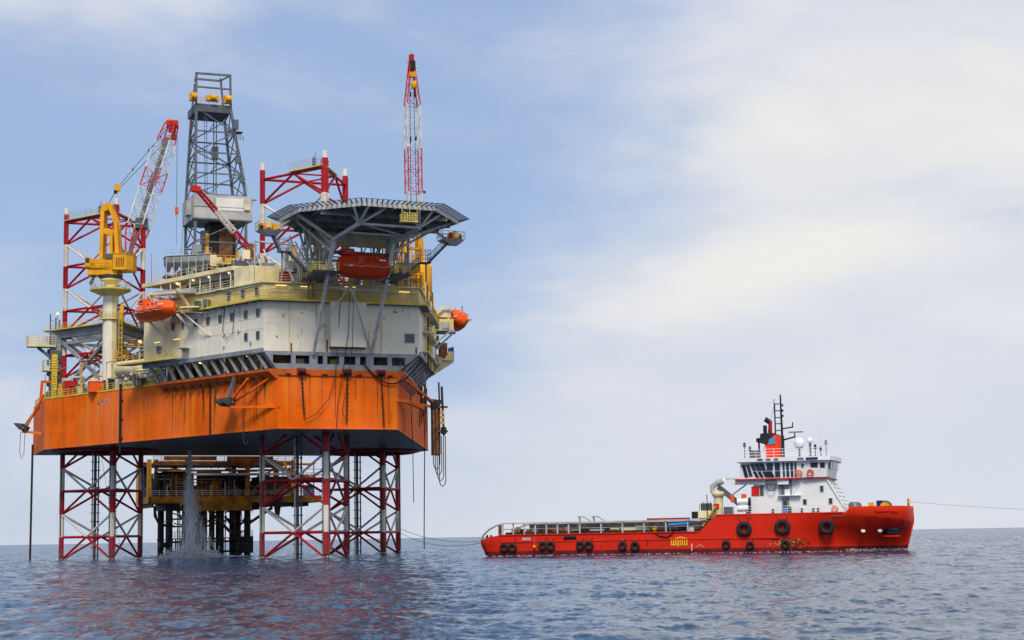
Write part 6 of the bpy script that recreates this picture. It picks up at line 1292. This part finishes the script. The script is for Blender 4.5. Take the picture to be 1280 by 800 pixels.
# ================================================================== SEA
def sea():
    # polar sheet: fine where the photograph looks, coarse elsewhere, out to the horizon
    rs = [6.0]
    while rs[-1] < 34: rs.append(rs[-1]*1.06)
    while rs[-1] < 900: rs.append(rs[-1]*1.0042 if rs[-1] < 500 else rs[-1]*1.008)
    while rs[-1] < 26000: rs.append(rs[-1]*1.07)
    rs = np.array(rs)
    fine = np.linspace(R(-27), R(27), 940); th = np.concatenate([np.linspace(-math.pi, R(-27), 60)[:-1], fine, np.linspace(R(27), math.pi, 60)[1:]])
    Rg, Tg = np.meshgrid(rs, th, indexing='ij'); X = Rg*np.sin(Tg); Yy = Rg*np.cos(Tg); Z = np.zeros_like(X)
    dr = np.gradient(rs)[:, None]; da = np.abs(np.gradient(th))[None, :]*Rg; res = np.maximum(dr*.8, da)
    wr = np.random.default_rng(3); wind = R(205)
    lams = np.concatenate([np.geomspace(.55, 6.5, 84), np.geomspace(8, 30, 9)])
    for lam in lams:
        short = lam < 7
        d = wind + wr.normal(0, .75 if short else .35); k = 2*math.pi/lam
        amp = (.0034*lam**.72 if short else .0032*lam**.62)*wr.uniform(.5, 1.35)
        ph = wr.uniform(0, 2*math.pi); fade = np.clip((lam/res-2.0)/2.0, 0, 1)
        p = k*(X*math.cos(d)+Yy*math.sin(d))+ph; s_ = np.sin(p)
        Z += amp*fade*(s_ + .25*np.cos(2*p))
    Z *= np.clip((2200-Rg)/1600, 0, 1)
    nr, nt_ = X.shape; V = np.stack([X, Yy, Z], -1).reshape(-1, 3)
    i = np.arange(nr-1)[:, None]; j = np.arange(nt_-1)[None, :]; q = np.stack([i*nt_+j, i*nt_+j+1, (i+1)*nt_+j+1, (i+1)*nt_+j], -1).reshape(-1, 4)
    # closing cap at the middle
    me = bpy.data.meshes.new('sea'); nv = len(V); V = np.vstack([V, [[0, 0, 0]]])
    tri = np.stack([np.full(nt_-1, nv), np.arange(1, nt_), np.arange(0, nt_-1)], -1)
    loops = np.concatenate([q[:, ::-1].reshape(-1), tri.reshape(-1)]); starts = np.concatenate([np.arange(len(q))*4, len(q)*4+np.arange(len(tri))*3]); tot = np.concatenate([np.full(len(q), 4), np.full(len(tri), 3)])
    me.vertices.add(len(V)); me.vertices.foreach_set('co', V.astype(np.float32).reshape(-1)); me.loops.add(len(loops)); me.loops.foreach_set('vertex_index', loops.astype(np.int32))
    me.polygons.add(len(starts)); me.polygons.foreach_set('loop_start', starts.astype(np.int32)); me.polygons.foreach_set('loop_total', tot.astype(np.int32)); me.polygons.foreach_set('use_smooth', np.ones(len(starts), dtype=bool))
    me.update(calc_edges=True); me.validate()
    m_, nt2, bs2 = _nodes('sea_water'); N = nt2.nodes.new; K = nt2.links.new
    bs2.inputs['Base Color'].default_value = (.008, .044, .105, 1); bs2.inputs['Roughness'].default_value = .12; bs2.inputs['IOR'].default_value = 1.333; bs2.inputs['Specular IOR Level'].default_value = .31
    geo = N('ShaderNodeNewGeometry')
    def nz_(scale, stretch, det):
        mp = N('ShaderNodeMapping'); mp.inputs['Rotation'].default_value = (0, 0, -wind); mp.inputs['Scale'].default_value = (1, stretch, 1); K(geo.outputs['Position'], mp.inputs[0])
        n = N('ShaderNodeTexNoise'); n.inputs['Scale'].default_value = scale; n.inputs['Detail'].default_value = det; n.inputs['Roughness'].default_value = .62; n.inputs['Distortion'].default_value = .6; K(mp.outputs[0], n.inputs['Vector']); return n.outputs['Fac']
    # wind ripples too fine for the mesh: two layers of noise used as surface slopes
    def slope(scale, amp, det, off):
        mp = N('ShaderNodeMapping'); mp.inputs['Location'].default_value = off; mp.inputs['Rotation'].default_value = (0, 0, -wind); mp.inputs['Scale'].default_value = (1, .45, 1); K(geo.outputs['Position'], mp.inputs[0])
        n = N('ShaderNodeTexNoise'); n.inputs['Scale'].default_value = scale; n.inputs['Detail'].default_value = det; n.inputs['Roughness'].default_value = .55; n.inputs['Distortion'].default_value = .5; K(mp.outputs[0], n.inputs['Vector'])
        a = N('ShaderNodeVectorMath'); a.operation = 'SUBTRACT'; K(n.outputs['Color'], a.inputs[0]); a.inputs[1].default_value = (.5, .5, .5)
        b = N('ShaderNodeVectorMath'); b.operation = 'MULTIPLY'; K(a.outputs[0], b.inputs[0]); b.inputs[1].default_value = (amp, amp, 0); return b.outputs[0]
    def vadd(a, b):
        x = N('ShaderNodeVectorMath'); x.operation = 'ADD'; K(a, x.inputs[0]); K(b, x.inputs[1]); return x.outputs[0]
    nv_ = N('ShaderNodeVectorMath'); nv_.operation = 'NORMALIZE'
    # beyond a few hundred metres the mesh no longer carries the waves, so their slope goes over to the noise
    ln_ = N('ShaderNodeVectorMath'); ln_.operation = 'LENGTH'; K(geo.outputs['Position'], ln_.inputs[0])
    fr_ = N('ShaderNodeMapRange'); fr_.inputs[1].default_value = 80; fr_.inputs[2].default_value = 600; fr_.inputs[3].default_value = 1.0; fr_.inputs[4].default_value = 3.4; K(ln_.outputs['Value'], fr_.inputs[0])
    sc_ = N('ShaderNodeVectorMath'); sc_.operation = 'SCALE'; K(vadd(slope(.75, .58, 3, (3, 1, 0)), slope(3.4, .66, 3, (9, 4, 0))), sc_.inputs[0]); wp_ = N('ShaderNodeTexNoise'); wp_.inputs['Scale'].default_value = .022; wp_.inputs['Detail'].default_value = 3; mpw = N('ShaderNodeMapping'); mpw.inputs['Scale'].default_value = (1, 2.2, 1); K(geo.outputs['Position'], mpw.inputs[0]); K(mpw.outputs[0], wp_.inputs['Vector'])
    wr_ = N('ShaderNodeMapRange'); wr_.inputs[1].default_value = .34; wr_.inputs[2].default_value = .66; wr_.inputs[3].default_value = .62; wr_.inputs[4].default_value = 1.4; K(wp_.outputs['Fac'], wr_.inputs[0])
    wm_ = N('ShaderNodeMath'); wm_.operation = 'MULTIPLY'; K(fr_.outputs[0], wm_.inputs[0]); K(wr_.outputs[0], wm_.inputs[1]); K(wm_.outputs[0], sc_.inputs[3])
    K(vadd(geo.outputs['Normal'], sc_.outputs[0]), nv_.inputs[0]); K(nv_.outputs[0], bs2.inputs['Normal'])
    me.materials.append(m_)
    o = bpy.data.objects.new('sea', me); col.objects.link(o); o['label'] = 'choppy blue grey sea reaching the horizon'; o['kind'] = 'structure'
sea()

# ================================================================== SKY, SUN, CAMERA
SUN = Vector((.02, -.66, .75)).normalized()
w = bpy.data.worlds.new('World'); sc.world = w; w.use_nodes = True
nt = w.node_tree; nt.nodes.clear(); N = nt.nodes.new; K = nt.links.new
outw = N('ShaderNodeOutputWorld'); bg = N('ShaderNodeBackground'); K(bg.outputs[0], outw.inputs[0]); bg.inputs['Strength'].default_value = .1
sky = N('ShaderNodeTexSky'); sky.sky_type = 'NISHITA'; sky.sun_disc = False; sky.sun_elevation = math.asin(SUN.z); sky.sun_rotation = math.atan2(SUN.x, SUN.y); sky.altitude = 0; sky.air_density = 1.0; sky.dust_density = 1.5; sky.ozone_density = 2.0
tc = N('ShaderNodeTexCoord'); sx = N('ShaderNodeSeparateXYZ'); K(tc.outputs['Generated'], sx.inputs[0])
def M_(op, a, b=None, clamp=False):
    x = N('ShaderNodeMath'); x.operation = op; x.use_clamp = clamp
    for i, v in enumerate((a, b)):
        if v is None: continue
        if isinstance(v, (int, float)): x.inputs[i].default_value = v
        else: K(v, x.inputs[i])
    return x.outputs[0]
def SS(v, a, b):
    r = N('ShaderNodeMapRange'); r.interpolation_type = 'SMOOTHSTEP'; r.inputs[1].default_value = a; r.inputs[2].default_value = b; K(v, r.inputs[0]); return r.outputs[0]
def MX(f, a, b):
    x = N('ShaderNodeMix'); x.data_type = 'RGBA'
    if isinstance(f, (int, float)): x.inputs[0].default_value = f
    else: K(f, x.inputs[0])
    for i, v in ((6, a), (7, b)):
        if isinstance(v, tuple): x.inputs[i].default_value = (*v, 1)
        else: K(v, x.inputs[i])
    return x.outputs[2]
az = M_('ARCTAN2', sx.outputs[0], sx.outputs[1]); el = M_('ARCSINE', sx.outputs[2])
cv = N('ShaderNodeCombineXYZ'); K(az, cv.inputs[0]); K(M_('MULTIPLY', el, 2.6), cv.inputs[1])
def NZ(scale, det, off, dist=0.0, rough=.55, rot=0):
    mp = N('ShaderNodeMapping'); mp.inputs['Location'].default_value = off; mp.inputs['Rotation'].default_value = (0, 0, rot); K(cv.outputs[0], mp.inputs[0])
    n = N('ShaderNodeTexNoise'); n.inputs['Scale'].default_value = scale; n.inputs['Detail'].default_value = det; n.inputs['Roughness'].default_value = rough; n.inputs['Distortion'].default_value = dist; K(mp.outputs[0], n.inputs['Vector']); return n.outputs['Fac']
n1 = NZ(4.2, 7, (1.3, .4, 0), .4, .52, -.35); n2 = NZ(11, 6, (4.1, 2.0, 0), .3, .55, -.3); n3 = NZ(2.0, 3, (7.7, 1.1, 0), .2, .5)
# sheet of cloud: thick towards the right, haze above the horizon, thin veil in the upper left
right = SS(M_('ADD', az, M_('MULTIPLY', el, -.12)), -.10, .16)
lowv = M_('SUBTRACT', 1.0, SS(el, .02, .20)); topl = M_('MULTIPLY', SS(el, .22, .36), M_('SUBTRACT', 1.0, SS(az, -.16, .02)))
bias = M_('ADD', M_('ADD', M_('MULTIPLY', right, .62), M_('MULTIPLY', lowv, .42)), M_('MULTIPLY', topl, .42))
soft = M_('SUBTRACT', 1.0, M_('MULTIPLY', right, .45))
nn = M_('MULTIPLY', M_('ADD', M_('MULTIPLY', M_('SUBTRACT', n1, .5), 1.35), M_('MULTIPLY', M_('SUBTRACT', n2, .5), .5)), soft)
cover = SS(M_('ADD', bias, nn), -.02, .74)
# a bright cream bank slants up to the right between about 7 and 16 degrees
bank = M_('SUBTRACT', el, M_('MULTIPLY', az, .30)); bank = M_('MULTIPLY', SS(bank, .055, .125), M_('SUBTRACT', 1.0, SS(bank, .15, .27)))
bright = SS(M_('ADD', M_('ADD', M_('MULTIPLY', M_('MULTIPLY', right, M_('ADD', M_('MULTIPLY', bank, .8), .2)), .85), M_('MULTIPLY', M_('SUBTRACT', n3, .5), .7)), M_('ADD', M_('MULTIPLY', M_('SUBTRACT', n1, .5), 1.2), M_('MULTIPLY', M_('SUBTRACT', n2, .5), .6))), .0, .85)
veil = (5.35, 5.7, 6.5); whitec = (7.0, 6.85, 6.65)
bright = M_('MULTIPLY', bright, M_('SUBTRACT', 1.0, M_('MULTIPLY', SS(el, .23, .33), .6)))
cloud = MX(bright, veil, whitec)
hz = M_('SUBTRACT', 1.0, SS(el, .0, .10))
bluesky = MX(.75, sky.outputs[0], (2.95, 3.95, 6.05))
skyc = MX(cover, bluesky, cloud); skyc = MX(M_('MULTIPLY', hz, .55), skyc, (5.5, 5.9, 6.5))
K(skyc, bg.inputs['Color'])
sd_ = bpy.data.lights.new('sun', 'SUN'); sd_.energy = 2.4; sd_.angle = R(18); sd_.color = (1, .92, .80)
so = bpy.data.objects.new('sun', sd_); col.objects.link(so); so.rotation_euler = SUN.to_track_quat('Z', 'Y').to_euler(); so.location = (0, 0, 120)

cam = bpy.data.cameras.new('camera'); co = bpy.data.objects.new('camera', cam); col.objects.link(co); sc.camera = co
cam.sensor_width = 36; cam.lens = 36*2122.7/1280; cam.clip_end = 60000; cam.clip_start = .5
pit, rol = .1266, -.0174
fwd = Vector((0, math.cos(pit), math.sin(pit))); upv = Vector((0, -math.sin(pit), math.cos(pit))); rt = Vector((1, 0, 0))

cx = rt*math.cos(rol) + upv*math.sin(rol)
cy = upv*math.cos(rol) - rt*math.sin(rol)
Mc = Matrix((cx, cy, -fwd)).transposed().to_4x4(); Mc.translation = (0, 0, CAM_H); co.matrix_world = Mc

sc.view_settings.view_transform = 'Standard'; sc.view_settings.look = 'None'; sc.view_settings.gamma = 1; sc.view_settings.exposure = 0.32; sc.view_settings.use_curve_mapping = False
sc.cycles.use_denoising = True
sc.cycles.max_bounces = 6
sc.cycles.transparent_max_bounces = 24
